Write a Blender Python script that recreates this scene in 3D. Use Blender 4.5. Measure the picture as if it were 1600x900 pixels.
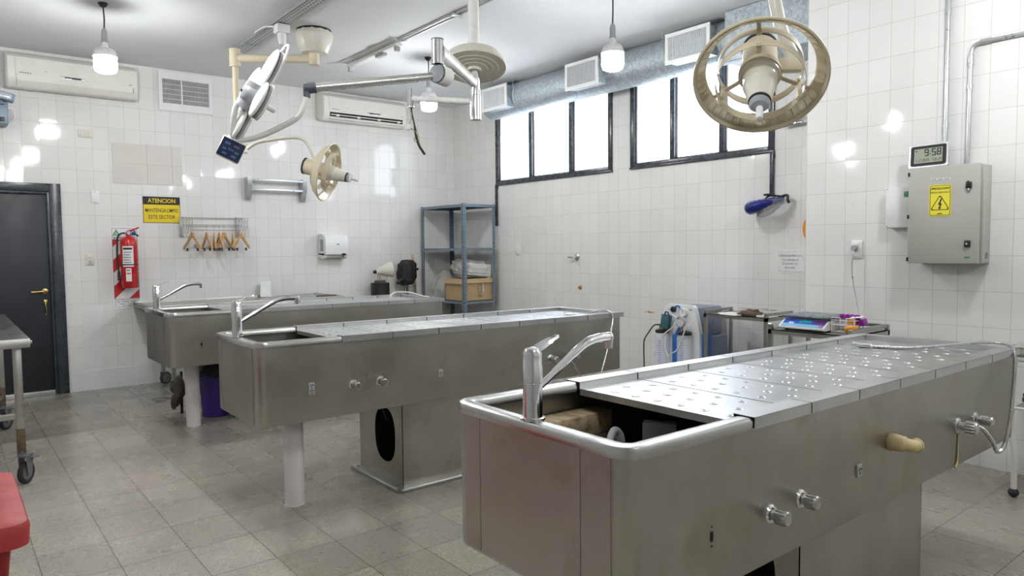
import bpy, bmesh, math, random
from mathutils import Vector, Matrix

random.seed(7)
for _o in list(bpy.data.objects):
    bpy.data.objects.remove(_o)
scene = bpy.context.scene
COL = scene.collection
PI = math.pi

# ------------------------------------------------------------------ camera
cam_d = bpy.data.cameras.new('camera')
cam = bpy.data.objects.new('camera', cam_d)
COL.objects.link(cam)
cam_d.sensor_width = 36.0
cam_d.lens = 36.0 * 1110.455 / 1600.0
cam_d.clip_start = 0.05
YAW, PITCH, ROLL = 0.677047698, 0.0581153977, 0.0103498354
_fwd = Vector((math.sin(YAW) * math.cos(PITCH), math.cos(YAW) * math.cos(PITCH), -math.sin(PITCH)))
_right = Vector((math.cos(YAW), -math.sin(YAW), 0))
_down = _fwd.cross(_right)
_r2 = math.cos(ROLL) * _right + math.sin(ROLL) * _down
_d2 = -math.sin(ROLL) * _right + math.cos(ROLL) * _down
cam.matrix_world = Matrix(((_r2.x, -_d2.x, -_fwd.x, 0), (_r2.y, -_d2.y, -_fwd.y, 0),
                           (_r2.z, -_d2.z, -_fwd.z, 1.42), (0, 0, 0, 1)))
scene.camera = cam

# ------------------------------------------------------------------ light and exposure
BULB_POWER = 150.0       # emission strength of every LED bulb
WINDOW_GLOW = 2.4       # daylit frosted panes
EXPOSURE = 0.0
SKY = 1.5
scene.view_settings.view_transform = 'Standard'
scene.view_settings.look = 'None'
scene.view_settings.gamma = 1.0
scene.view_settings.use_curve_mapping = False
scene.view_settings.exposure = EXPOSURE
world = bpy.data.worlds.new('daylight')
scene.world = world
world.use_nodes = True
world.node_tree.nodes['Background'].inputs[0].default_value = (0.90, 0.95, 1.0, 1)
world.node_tree.nodes['Background'].inputs[1].default_value = SKY
try:
    scene.cycles.use_denoising = True
    scene.cycles.max_bounces = 10
    scene.cycles.diffuse_bounces = 6
    scene.cycles.glossy_bounces = 5
    scene.cycles.caustics_reflective = False
    scene.cycles.caustics_refractive = False
    scene.cycles.sample_clamp_indirect = 6.0
except Exception:
    pass

# ------------------------------------------------------------------ materials
class NT:
    def __init__(s, name):
        s.m = bpy.data.materials.new(name)
        s.m.use_nodes = True
        s.t = s.m.node_tree
        s.bsdf = s.t.nodes['Principled BSDF']
        s.out = s.t.nodes['Material Output']
    def n(s, typ, **kw):
        nd = s.t.nodes.new(typ)
        for k, v in kw.items():
            setattr(nd, k, v)
        return nd
    def l(s, a, b):
        s.t.links.new(a, b)
    def coords(s, scale=(1, 1, 1), rot=(0, 0, 0), loc=(0, 0, 0)):
        g = s.n('ShaderNodeNewGeometry')
        mp = s.n('ShaderNodeMapping')
        mp.inputs['Scale'].default_value = scale
        mp.inputs['Rotation'].default_value = rot
        mp.inputs['Location'].default_value = loc
        s.l(g.outputs['Position'], mp.inputs['Vector'])
        return mp.outputs['Vector']
    def noise(s, vec, scale, detail=3, rough=0.5):
        nd = s.n('ShaderNodeTexNoise')
        nd.inputs['Scale'].default_value = scale
        nd.inputs['Detail'].default_value = detail
        nd.inputs['Roughness'].default_value = rough
        if vec is not None:
            s.l(vec, nd.inputs['Vector'])
        return nd.outputs['Fac']
    def ramp(s, fac, stops):
        r = s.n('ShaderNodeValToRGB')
        cr = r.color_ramp
        while len(cr.elements) > len(stops):
            cr.elements.remove(cr.elements[-1])
        while len(cr.elements) < len(stops):
            cr.elements.new(0.5)
        for e, (p, c) in zip(cr.elements, stops):
            e.position = p
            e.color = (c[0], c[1], c[2], 1) if isinstance(c, (tuple, list)) else (c, c, c, 1)
        s.l(fac, r.inputs['Fac'])
        return r.outputs['Color']
    def mix(s, fac, a, b, mode='MIX'):
        nd = s.n('ShaderNodeMix', data_type='RGBA', blend_type=mode)
        for sock, v in ((nd.inputs[0], fac), (nd.inputs[6], a), (nd.inputs[7], b)):
            if isinstance(v, (int, float)):
                sock.default_value = v
            elif isinstance(v, (tuple, list)):
                sock.default_value = (v[0], v[1], v[2], 1)
            else:
                s.l(v, sock)
        return nd.outputs[2]
    def bump(s, h, strength, dist=0.01, normal=None):
        b = s.n('ShaderNodeBump')
        b.inputs['Strength'].default_value = strength
        b.inputs['Distance'].default_value = dist
        s.l(h, b.inputs['Height'])
        if normal is not None:
            s.l(normal, b.inputs['Normal'])
        return b.outputs['Normal']

def srgb(r, g, b):
    f = lambda c: (c / 255 / 12.92) if c / 255 <= 0.04045 else ((c / 255 + 0.055) / 1.055) ** 2.4
    return (f(r), f(g), f(b))

def paint(name, col, rough=0.5, metal=0.0, var=0.06, scale=9.0, bump=0.0, coat=0.0):
    """plain painted / moulded surface with a little procedural wear in colour and gloss"""
    k = NT(name)
    v = k.coords()
    f = k.noise(v, scale, 4)
    lo = tuple(c * (1 - var) for c in col)
    hi = tuple(min(1, c * (1 + var)) for c in col)
    k.l(k.ramp(f, [(0.3, lo), (0.7, hi)]), k.bsdf.inputs['Base Color'])
    k.l(k.ramp(k.noise(v, scale * 2.3, 3), [(0.3, max(0.02, rough - 0.06)), (0.7, min(1, rough + 0.06))]), k.bsdf.inputs['Roughness'])
    k.bsdf.inputs['Metallic'].default_value = metal
    if coat:
        k.bsdf.inputs['Coat Weight'].default_value = coat
    if bump:
        k.l(k.bump(k.noise(v, scale * 12, 3), bump, 0.002), k.bsdf.inputs['Normal'])
    return k.m

def steel(name, lo, hi, r0, r1, stretch=(1.0, 1.0, 14.0), scale=6.0, stain=None):
    """brushed stainless steel with cloudy wipe marks"""
    k = NT(name)
    v = k.coords()
    cloud = k.noise(v, 2.6, 5, 0.6)
    col = k.ramp(cloud, [(0.32, lo), (0.68, hi)])
    if stain:
        f2 = k.ramp(k.noise(k.coords(loc=(3.1, 1.7, 0.4)), 4.2, 4, 0.65), [(0.56, 0.0), (0.72, 0.75)])
        col = k.mix(f2, col, stain)
    k.l(col, k.bsdf.inputs['Base Color'])
    k.bsdf.inputs['Metallic'].default_value = 1.0
    br = k.noise(k.coords(scale=stretch), scale * 9, 3)
    rr = k.mix(0.5, k.ramp(cloud, [(0.3, r0), (0.7, r1)]), k.ramp(br, [(0.25, r0), (0.75, r1)]))
    k.l(rr, k.bsdf.inputs['Roughness'])
    k.l(k.bump(br, 0.05, 0.002), k.bsdf.inputs['Normal'])
    return k.m

def wall_tiles(name, axis, phase, tint=(0.80, 0.79, 0.775), spots=()):
    """glazed upright wall tiles, grid bonded, axis = the horizontal world axis of the wall"""
    k = NT(name)
    g = k.n('ShaderNodeNewGeometry')
    sp = k.n('ShaderNodeSeparateXYZ')
    k.l(g.outputs['Position'], sp.inputs[0])
    cb = k.n('ShaderNodeCombineXYZ')
    def off(sock, d):
        a = k.n('ShaderNodeMath', operation='ADD')
        a.inputs[1].default_value = d
        k.l(sock, a.inputs[0])
        return a.outputs[0]
    k.l(off(sp.outputs[axis], -phase + 40 * TILE_W), cb.inputs[0])
    k.l(off(sp.outputs['Z'], 0.0133), cb.inputs[1])
    b = k.n('ShaderNodeTexBrick', offset=0.0, squash=1.0)
    b.inputs['Scale'].default_value = 1.0
    b.inputs['Mortar Size'].default_value = 0.0012
    b.inputs['Mortar Smooth'].default_value = 0.3
    b.inputs['Bias'].default_value = 0.0
    b.inputs['Brick Width'].default_value = TILE_W
    b.inputs['Row Height'].default_value = TILE_H
    b.inputs['Color1'].default_value = (*[c * 0.975 for c in tint], 1)
    b.inputs['Color2'].default_value = (*[min(1, c * 1.02) for c in tint], 1)
    b.inputs['Mortar'].default_value = (0.50, 0.46, 0.42, 1)
    k.l(cb.outputs[0], b.inputs['Vector'])
    v = k.coords()
    grime = k.ramp(k.noise(v, 1.7, 5, 0.6), [(0.3, (0.955, 0.95, 0.94)), (0.7, (1, 1, 1))])
    col = k.mix(1.0, b.outputs['Color'], grime, 'MULTIPLY')
    for (h0, z0, rh, rz, sc, amt) in spots:              # small marks with a shape of their own
        def dist(sock, c0, r0):
            a = k.n('ShaderNodeMath', operation='SUBTRACT')
            a.inputs[1].default_value = c0
            k.l(sock, a.inputs[0])
            d_ = k.n('ShaderNodeMath', operation='DIVIDE')
            d_.inputs[1].default_value = r0
            k.l(a.outputs[0], d_.inputs[0])
            p_ = k.n('ShaderNodeMath', operation='POWER')
            p_.inputs[1].default_value = 2.0
            k.l(d_.outputs[0], p_.inputs[0])
            return p_.outputs[0]
        s_ = k.n('ShaderNodeMath', operation='ADD')
        k.l(dist(sp.outputs[axis], h0, rh), s_.inputs[0])
        k.l(dist(sp.outputs['Z'], z0, rz), s_.inputs[1])
        w_ = k.n('ShaderNodeMath', operation='ADD')
        k.l(s_.outputs[0], w_.inputs[0])
        k.l(k.ramp(k.noise(v, 40, 3), [(0.3, 0.0), (0.7, 0.9)]), w_.inputs[1])
        col = k.mix(k.ramp(w_.outputs[0], [(0.3, amt), (1.0, 0.0)]), col, sc)
    k.l(col, k.bsdf.inputs['Base Color'])
    k.l(k.ramp(b.outputs['Fac'], [(0.0, 0.07), (1.0, 0.7)]), k.bsdf.inputs['Roughness'])
    k.bsdf.inputs['Specular IOR Level'].default_value = 0.36
    inv = k.ramp(b.outputs['Fac'], [(0.0, 1.0), (1.0, 0.0)])
    # every tile sits at a slightly different tilt
    fl = k.n('ShaderNodeVectorMath', operation='DIVIDE')
    fl.inputs[1].default_value = (TILE_W, TILE_H, 1.0)
    k.l(cb.outputs[0], fl.inputs[0])
    f2 = k.n('ShaderNodeVectorMath', operation='FLOOR')
    k.l(fl.outputs[0], f2.inputs[0])
    wn = k.n('ShaderNodeTexWhiteNoise', noise_dimensions='2D')
    k.l(f2.outputs[0], wn.inputs['Vector'])
    ct = k.n('ShaderNodeVectorMath', operation='SUBTRACT')
    ct.inputs[1].default_value = (0.5, 0.5, 0.5)
    k.l(wn.outputs['Color'], ct.inputs[0])
    sc_ = k.n('ShaderNodeVectorMath', operation='SCALE')
    sc_.inputs['Scale'].default_value = 0.022
    k.l(ct.outputs[0], sc_.inputs[0])
    ad = k.n('ShaderNodeVectorMath', operation='ADD')
    k.l(g.outputs['Normal'], ad.inputs[0])
    k.l(sc_.outputs[0], ad.inputs[1])
    nm = k.n('ShaderNodeVectorMath', operation='NORMALIZE')
    k.l(ad.outputs[0], nm.inputs[0])
    n1 = k.bump(k.noise(v, 7.0, 2), 0.05, 0.005, nm.outputs[0])
    k.l(k.bump(inv, 0.35, 0.0015, n1), k.bsdf.inputs['Normal'])
    return k.m

TILE_W, TILE_H = 0.1475, 0.2243

def floor_terrazzo():
    k = NT('terrazzo_floor_tiles')
    v = k.coords(loc=(0.0, 0.06, 0))
    b = k.n('ShaderNodeTexBrick', offset=0.0, squash=1.0)
    b.inputs['Scale'].default_value = 1.0
    b.inputs['Mortar Size'].default_value = 0.0026
    b.inputs['Mortar Smooth'].default_value = 0.2
    b.inputs['Brick Width'].default_value = 0.288
    b.inputs['Row Height'].default_value = 0.36
    b.inputs['Color1'].default_value = (0.410, 0.382, 0.342, 1)
    b.inputs['Color2'].default_value = (0.500, 0.467, 0.420, 1)
    b.inputs['Mortar'].default_value = (0.175, 0.152, 0.128, 1)
    k.l(v, b.inputs['Vector'])
    vo = k.n('ShaderNodeTexVoronoi')
    vo.inputs['Scale'].default_value = 170
    k.l(v, vo.inputs['Vector'])
    spk = k.ramp(vo.outputs['Color'], [(0.2, (0.80, 0.80, 0.78)), (0.8, (1.16, 1.15, 1.12))])
    col = k.mix(1.0, b.outputs['Color'], spk, 'MULTIPLY')
    big = k.ramp(k.noise(k.coords(), 0.9, 5, 0.6), [(0.3, (0.80, 0.81, 0.80)), (0.7, (1.13, 1.11, 1.08))])
    col = k.mix(1.0, col, big, 'MULTIPLY')
    stain = k.ramp(k.noise(k.coords(loc=(5, 2, 1)), 2.2, 5, 0.65), [(0.52, 0.0), (0.80, 0.35)])
    col = k.mix(stain, col, (0.36, 0.315, 0.255))
    # floor tiles are paler along the walkway than in the bays of the tables
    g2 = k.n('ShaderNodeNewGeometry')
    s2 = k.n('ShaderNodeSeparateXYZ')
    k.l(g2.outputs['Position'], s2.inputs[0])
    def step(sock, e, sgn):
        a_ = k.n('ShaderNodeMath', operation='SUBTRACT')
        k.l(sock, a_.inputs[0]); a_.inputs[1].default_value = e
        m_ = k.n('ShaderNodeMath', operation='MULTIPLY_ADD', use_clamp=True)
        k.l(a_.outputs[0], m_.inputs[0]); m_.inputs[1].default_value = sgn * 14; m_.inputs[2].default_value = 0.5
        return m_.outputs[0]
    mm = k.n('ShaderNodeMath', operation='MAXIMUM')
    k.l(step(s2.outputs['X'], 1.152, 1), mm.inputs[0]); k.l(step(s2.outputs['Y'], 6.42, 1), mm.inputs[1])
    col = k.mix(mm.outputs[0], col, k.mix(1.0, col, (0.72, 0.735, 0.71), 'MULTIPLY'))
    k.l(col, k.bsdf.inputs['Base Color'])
    k.l(k.ramp(k.noise(k.coords(), 2.5, 5, 0.65), [(0.3, 0.17), (0.7, 0.38)]), k.bsdf.inputs['Roughness'])
    k.l(k.bump(k.ramp(b.outputs['Fac'], [(0, 1.0), (1, 0.0)]), 0.25, 0.002), k.bsdf.inputs['Normal'])
    return k.m

def emitter(name, col, s):
    k = NT(name)
    k.bsdf.inputs['Base Color'].default_value = (0.9, 0.9, 0.9, 1)
    k.bsdf.inputs['Emission Color'].default_value = (*col, 1)
    k.bsdf.inputs['Emission Strength'].default_value = s
    return k.m

def frosted():
    """frosted pane lit by the daylight behind it"""
    k = NT('frosted_daylit_glass')
    k.bsdf.inputs['Base Color'].default_value = (0.9, 0.93, 0.95, 1)
    k.bsdf.inputs['Roughness'].default_value = 0.35
    k.bsdf.inputs['Emission Color'].default_value = (0.97, 0.985, 1.0, 1)
    k.bsdf.inputs['Emission Strength'].default_value = WINDOW_GLOW
    tr = k.n('ShaderNodeBsdfTranslucent')
    tr.inputs['Color'].default_value = (0.95, 0.97, 1.0, 1)
    mx = k.n('ShaderNodeMixShader')
    mx.inputs[0].default_value = 0.5
    k.l(k.bsdf.outputs[0], mx.inputs[1])
    k.l(tr.outputs[0], mx.inputs[2])
    k.l(mx.outputs[0], k.out.inputs['Surface'])
    return k.m

def clear_plastic(name, col=(1, 1, 1), rough=0.08, alpha=0.25):
    k = NT(name)
    k.bsdf.inputs['Base Color'].default_value = (*col, 1)
    k.bsdf.inputs['Roughness'].default_value = rough
    k.bsdf.inputs['IOR'].default_value = 1.45
    k.l(k.ramp(k.noise(k.coords(), 6, 3), [(0.3, alpha * 0.85), (0.7, min(1, alpha * 1.15))]), k.bsdf.inputs['Alpha'])
    return k.m

def galvanised(name):
    k = NT(name)
    vo = k.n('ShaderNodeTexVoronoi')
    vo.inputs['Scale'].default_value = 55
    k.l(k.coords(), vo.inputs['Vector'])
    sp = k.n('ShaderNodeSeparateColor')
    k.l(vo.outputs['Color'], sp.inputs[0])
    k.l(k.ramp(sp.outputs[0], [(0.0, (0.33, 0.385, 0.42)), (1.0, (0.50, 0.555, 0.585))]), k.bsdf.inputs['Base Color'])
    k.l(k.ramp(sp.outputs[1], [(0.0, 0.45), (1.0, 0.62)]), k.bsdf.inputs['Roughness'])
    k.bsdf.inputs['Metallic'].default_value = 0.45
    return k.m

def rusty_white():
    k = NT('chipped_white_enamel')
    f = k.ramp(k.noise(k.coords(scale=(1, 1, 0.6)), 42, 4, 0.7), [(0.63, 0.0), (0.66, 1.0)])
    k.l(k.mix(f, (0.72, 0.70, 0.66), (0.05, 0.025, 0.015)), k.bsdf.inputs['Base Color'])
    k.bsdf.inputs['Roughness'].default_value = 0.4
    return k.m

def wood(name, a, b, scale=(3, 3, 26)):
    k = NT(name)
    w = k.noise(k.coords(scale=scale), 3.0, 5, 0.6)
    k.l(k.ramp(w, [(0.3, a), (0.7, b)]), k.bsdf.inputs['Base Color'])
    k.bsdf.inputs['Roughness'].default_value = 0.55
    return k.m

MT = {}
MT['tile_back'] = wall_tiles('glazed_tiles_back', 'X', 0.664)
MT['tile_side'] = wall_tiles('glazed_tiles_side', 'Y', 3.873 + 0.02, spots=((4.80, 0.733, 0.10, 0.014, (0.50, 0.22, 0.05), 1.0), (6.80, 0.73, 0.06, 0.010, (0.50, 0.30, 0.15), 0.5), (3.55, 1.16, 0.05, 0.008, (0.52, 0.33, 0.2), 0.5), (3.30, 1.165, 0.09, 0.008, (0.52, 0.33, 0.2), 0.6), (5.95, 1.07, 0.012, 0.012, (0.3, 0.27, 0.25), 0.8), (6.25, 0.80, 0.03, 0.010, (0.3, 0.27, 0.25), 0.5)))
MT['tile_pier'] = wall_tiles('glazed_tiles_pier', 'Y', 2.345, (0.83, 0.83, 0.82), spots=((2.45, 1.777, 0.018, 0.007, (0.5, 0.45, 0.4), 0.6), (2.365, 1.782, 0.03, 0.006, (0.55, 0.5, 0.45), 0.5), (2.44, 1.695, 0.006, 0.016, (0.5, 0.45, 0.4), 0.6), (2.35, 1.695, 0.006, 0.016, (0.5, 0.45, 0.4), 0.6)))
MT['far_wall'] = paint('grey_distemper', (0.42, 0.42, 0.41), 0.7, var=0.05, scale=2)
MT['patch'] = paint('matt_beige_tile', (0.66, 0.63, 0.585), 0.35, var=0.04, scale=5)
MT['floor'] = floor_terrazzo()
MT['ceiling'] = paint('white_ceiling_paint', (0.74, 0.75, 0.765), 0.75, var=0.03, scale=1.2)
MT['base_paint'] = paint('white_base_paint', (0.74, 0.755, 0.76), 0.35, var=0.05, scale=4)
MT['door'] = paint('charcoal_door_paint', (0.017, 0.020, 0.026), 0.45, var=0.12, scale=3)
MT['frame'] = paint('charcoal_frame_enamel', (0.036, 0.044, 0.055), 0.28, var=0.15, scale=6)
MT['brass'] = paint('worn_brass', (0.62, 0.42, 0.16), 0.28, 1.0)
MT['alu'] = paint('bare_aluminium', (0.70, 0.70, 0.69), 0.35, 0.9)
MT['steel'] = steel('stainless_tank', (0.385, 0.378, 0.342), (0.50, 0.492, 0.45), 0.28, 0.44, stain=(0.38, 0.335, 0.275))
MT['steel_end'] = steel('stainless_end_panel', (0.42, 0.395, 0.36), (0.52, 0.495, 0.46), 0.30, 0.46, stretch=(14, 14, 1.0), stain=(0.36, 0.29, 0.25))
MT['steel_lid'] = steel('stainless_lids', (0.52, 0.53, 0.54), (0.66, 0.665, 0.67), 0.27, 0.42, stretch=(14, 1, 1), stain=(0.50, 0.50, 0.52))
MT['steel_rim'] = steel('polished_rim_steel', (0.52, 0.52, 0.505), (0.62, 0.62, 0.605), 0.16, 0.30)
MT['steel_trolley'] = steel('stainless_trolley', (0.38, 0.375, 0.355), (0.52, 0.515, 0.49), 0.24, 0.40)
MT['chrome'] = paint('chrome_plate', (0.80, 0.81, 0.82), 0.09, 1.0, var=0.03)
MT['satin'] = paint('satin_nickel', (0.56, 0.56, 0.55), 0.26, 1.0, var=0.05)
MT['lamp_cream'] = paint('aged_cream_enamel', (0.66, 0.59, 0.43), 0.36, var=0.07, scale=7)
MT['lamp_pale'] = paint('pale_cream_enamel', (0.68, 0.66, 0.575), 0.34, var=0.05, scale=6)
MT['mirror'] = paint('mirror_facets', (0.80, 0.765, 0.66), 0.22, 0.85, var=0.15, scale=26)
MT['lamp_white'] = paint('white_lamp_enamel', (0.80, 0.80, 0.78), 0.25, var=0.03)
MT['lamp_grey'] = paint('grey_lamp_plastic', (0.30, 0.31, 0.33), 0.35, var=0.08)
MT['arm_metal'] = paint('anodised_arm', (0.60, 0.595, 0.58), 0.30, 0.8)
MT['dark_cap'] = paint('slate_grey_cap', (0.085, 0.10, 0.12), 0.45)
MT['white_plastic'] = paint('white_plastic', (0.80, 0.80, 0.80), 0.35, var=0.03)
MT['ivory'] = paint('ivory_plastic', (0.70, 0.675, 0.58), 0.38, var=0.04)
MT['ac_body'] = paint('air_conditioner_shell', (0.76, 0.745, 0.69), 0.36, var=0.03)
MT['black'] = paint('black_plastic', (0.012, 0.012, 0.013), 0.42, var=0.2)
MT['hole'] = paint('dark_recess', (0.006, 0.006, 0.006), 0.8)
MT['rubber'] = paint('black_rubber', (0.022, 0.022, 0.024), 0.65)
MT['grey_rubber'] = paint('grey_wheel_tread', (0.05, 0.055, 0.06), 0.55)
MT['wheel_hub'] = paint('grey_wheel_hub', (0.15, 0.16, 0.165), 0.5)
MT['grey_plastic'] = paint('grey_plastic', (0.36, 0.37, 0.37), 0.4)
MT['duct'] = galvanised('galvanised_duct')
MT['grille'] = paint('white_grille_enamel', (0.80, 0.80, 0.80), 0.4, var=0.03)
MT['grille_shade'] = paint('grille_interior', (0.05, 0.047, 0.045), 0.7)
MT['rail'] = paint('galvanised_rail', (0.45, 0.47, 0.475), 0.42, 0.6)
def perforated():
    k = NT('perforated_galvanised_rail')
    g = k.n('ShaderNodeNewGeometry')
    sp = k.n('ShaderNodeSeparateXYZ')
    k.l(g.outputs['Position'], sp.inputs[0])
    def m(op, a, b):
        nd = k.n('ShaderNodeMath', operation=op)
        for s_, v_ in ((nd.inputs[0], a), (nd.inputs[1], b)):
            if isinstance(v_, (int, float)): s_.default_value = v_
            else: k.l(v_, s_)
        return nd.outputs[0]
    fy = m('FRACT', m('DIVIDE', sp.outputs['Y'], 0.05), 0.0)
    fx = m('FRACT', m('DIVIDE', m('SUBTRACT', sp.outputs['X'], 2.2825), 0.035), 0.0)
    hole = m('MULTIPLY', m('LESS_THAN', fy, 0.56), m('LESS_THAN', m('ABSOLUTE', m('SUBTRACT', fx, 0.5), 0.0), 0.15))
    hole = m('MULTIPLY', hole, m('LESS_THAN', m('ABSOLUTE', m('SUBTRACT', sp.outputs['X'], 2.335), 0.0), 0.05))
    k.l(k.mix(hole, (0.45, 0.47, 0.475), (0.02, 0.02, 0.02)), k.bsdf.inputs['Base Color'])
    k.l(k.ramp(hole, [(0, 0.5), (1, 0.0)]), k.bsdf.inputs['Metallic'])
    k.bsdf.inputs['Roughness'].default_value = 0.45
    return k.m
MT['perforated'] = perforated()
MT['conduit'] = paint('grey_conduit', (0.52, 0.54, 0.55), 0.32, 0.7)
MT['glass'] = frosted()
MT['bulb'] = emitter('led_diffuser', (0.985, 0.995, 1.0), BULB_POWER)
MT['sign_yellow'] = paint('sign_yellow', (0.80, 0.60, 0.012), 0.35, var=0.03)
MT['sticker_yellow'] = paint('sticker_yellow', (0.83, 0.74, 0.05), 0.4, var=0.03)
MT['ink'] = paint('black_ink', (0.012, 0.012, 0.012), 0.5)
MT['ink_grey'] = paint('faded_ink', (0.16, 0.16, 0.17), 0.6)
MT['blue_ink'] = paint('blue_ink', (0.03, 0.11, 0.42), 0.5)
MT['green_ink'] = paint('green_ink', (0.08, 0.27, 0.14), 0.5)
MT['white_board'] = paint('white_board', (0.80, 0.80, 0.79), 0.3, var=0.03)
MT['red_stripe'] = paint('red_board_stripe', (0.56, 0.022, 0.02), 0.35, var=0.05)
MT['red_tank'] = paint('red_enamel', (0.50, 0.016, 0.018), 0.24, var=0.08)
MT['paper'] = paint('white_paper', (0.80, 0.80, 0.79), 0.8, var=0.04)
MT['hanger_wood'] = wood('hanger_beech', (0.50, 0.26, 0.085), (0.64, 0.37, 0.14))
MT['broom_wood'] = wood('broom_stick', (0.50, 0.32, 0.17), (0.60, 0.41, 0.24))
MT['block_wood'] = wood('stained_plank', (0.22, 0.15, 0.075), (0.62, 0.50, 0.33), (9, 3, 9))
MT['shelf_blue'] = paint('blue_grey_shelf_enamel', (0.155, 0.205, 0.25), 0.4, var=0.08)
MT['cardboard'] = paint('corrugated_cardboard', (0.45, 0.325, 0.18), 0.8, var=0.06, scale=14)
MT['tape'] = clear_plastic('clear_tape', (1, 1, 1), 0.12, 0.35)
MT['bag_plastic'] = clear_plastic('cloudy_plastic_bag', (0.66, 0.64, 0.60), 0.18, 0.42)
MT['black_cloth'] = paint('black_nylon', (0.014, 0.014, 0.016), 0.55, var=0.3, bump=0.3)
MT['white_parcel'] = paint('white_parcel', (0.76, 0.76, 0.75), 0.5, var=0.05)
MT['bucket'] = paint('violet_bucket', (0.052, 0.022, 0.23), 0.38, var=0.1)
MT['green_plastic'] = paint('green_plastic', (0.012, 0.17, 0.095), 0.4)
MT['rag'] = paint('brown_rag', (0.085, 0.07, 0.06), 0.9, var=0.3, bump=0.5)
MT['pvc'] = paint('white_pvc_leg', (0.74, 0.715, 0.72), 0.42, var=0.05, scale=5)
MT['red_body'] = paint('red_bin_body', (0.30, 0.012, 0.014), 0.5)
MT['red_bin'] = paint('red_bin_lid', (0.44, 0.040, 0.042), 0.45, var=0.09)
MT['rust'] = paint('rusted_leg_end', (0.13, 0.09, 0.055), 0.7, var=0.35, scale=30)
MT['visor'] = clear_plastic('clear_visor', (1, 1, 1), 0.05, 0.16)
MT['navy'] = paint('navy_headband', (0.008, 0.014, 0.16), 0.22, var=0.1)
MT['orange'] = paint('orange_plastic', (0.78, 0.28, 0.012), 0.45)
MT['cabinet'] = paint('beige_grey_cabinet', (0.45, 0.445, 0.405), 0.42, var=0.03, scale=4)
MT['lcd'] = paint('lcd_glass', (0.33, 0.36, 0.28), 0.25, var=0.03)
MT['silver'] = paint('silver_frame', (0.74, 0.75, 0.77), 0.25, 0.5)
MT['enamel'] = rusty_white()
MT['jar'] = clear_plastic('suction_jar', (0.80, 0.84, 0.90), 0.08, 0.42)
MT['machine_white'] = paint('suction_machine_white', (0.80, 0.81, 0.83), 0.3, var=0.02)
MT['machine_blue'] = paint('suction_machine_blue', (0.035, 0.16, 0.52), 0.35)
MT['machine_shaded'] = paint('suction_machine_shaded', (0.20, 0.235, 0.33), 0.4, var=0.15, scale=8)  # blue-grey paints in the shade lying on the machine's white side
MT['teal'] = paint('teal_housing', (0.035, 0.14, 0.16), 0.45)
MT['tube'] = paint('milky_tube', (0.72, 0.72, 0.70), 0.3)
MT['scale_body'] = paint('scale_body', (0.74, 0.73, 0.67), 0.4, var=0.03)
MT['scale_pan'] = paint('scale_pan_grey', (0.16, 0.195, 0.225), 0.3, 0.4)
MT['scale_blue'] = paint('scale_panel_blue', (0.025, 0.075, 0.46), 0.3)
MT['scale_cyan'] = paint('scale_panel_cyan', (0.14, 0.40, 0.62), 0.35)
MT['scale_green'] = paint('scale_window_green', (0.02, 0.30, 0.27), 0.3)
MT['scale_purple'] = paint('scale_window_purple', (0.13, 0.02, 0.13), 0.3)
MT['scale_red'] = paint('scale_key_red', (0.55, 0.05, 0.06), 0.4)
MT['purple'] = paint('purple_tube_caps', (0.30, 0.02, 0.36), 0.4)
MT['amber'] = paint('amber_tube_caps', (0.78, 0.33, 0.012), 0.4)
MT['instrument'] = paint('dull_instrument_steel', (0.42, 0.40, 0.37), 0.32, 1.0, var=0.25, scale=30)
MT['brown'] = paint('brown_cloth', (0.13, 0.085, 0.06), 0.85, var=0.2)
MT['yellow_pipe'] = paint('yellowed_plastic', (0.62, 0.50, 0.26), 0.42, var=0.1)
MT['panel_dark'] = paint('dark_blue_display', (0.006, 0.016, 0.05), 0.15)
MT['panel_led'] = paint('blue_display_marks', (0.012, 0.04, 0.16), 0.3)
MT['em_grey'] = paint('blue_grey_plastic', (0.20, 0.27, 0.34), 0.42)
MT['lens'] = paint('lamp_lens', (0.48, 0.51, 0.56), 0.15)
MT['wire'] = paint('tangled_wire', (0.42, 0.37, 0.22), 0.5)
MT['black_wire'] = paint('black_cable', (0.014, 0.014, 0.014), 0.5)

# ------------------------------------------------------------------ geometry helpers
WPOS = {}

def V(*a):
    return Vector(a[0]) if len(a) == 1 else Vector(a)

def basis(d):
    d = Vector(d).normalized()
    up = Vector((0, 0, 1)) if abs(d.z) < 0.95 else Vector((1, 0, 0))
    u = d.cross(up).normalized()
    return u, u.cross(d).normalized() * 1.0, d

def frame(o, x, y, z):
    x, y, z, o = Vector(x), Vector(y), Vector(z), Vector(o)
    return Matrix(((x.x, y.x, z.x, o.x), (x.y, y.y, z.y, o.y), (x.z, y.z, z.z, o.z), (0, 0, 0, 1)))

def axis_frame(o, d):
    u, w, d = basis(d)
    w = d.cross(u)
    return frame(o, u, w, d)

def rrect(x0, x1, y0, y1, r, n=6, radii=None):
    """rounded rectangle outline, counter-clockwise from the lower left corner"""
    rs = radii or (r, r, r, r)
    pts = []
    for (cx, cy, a0, rr) in ((x0, y0, PI, rs[0]), (x1, y0, 1.5 * PI, rs[1]), (x1, y1, 0, rs[2]), (x0, y1, 0.5 * PI, rs[3])):
        sx = 1 if cx == x0 else -1
        sy = 1 if cy == y0 else -1
        for i in range(n + 1):
            a = a0 + 0.5 * PI * i / n
            pts.append((cx + sx * rr + rr * math.cos(a), cy + sy * rr + rr * math.sin(a)))
    return pts

def ellipse(cx, cy, a, b, n=24):
    return [(cx + a * math.cos(2 * PI * i / n), cy + b * math.sin(2 * PI * i / n)) for i in range(n)]

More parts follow.
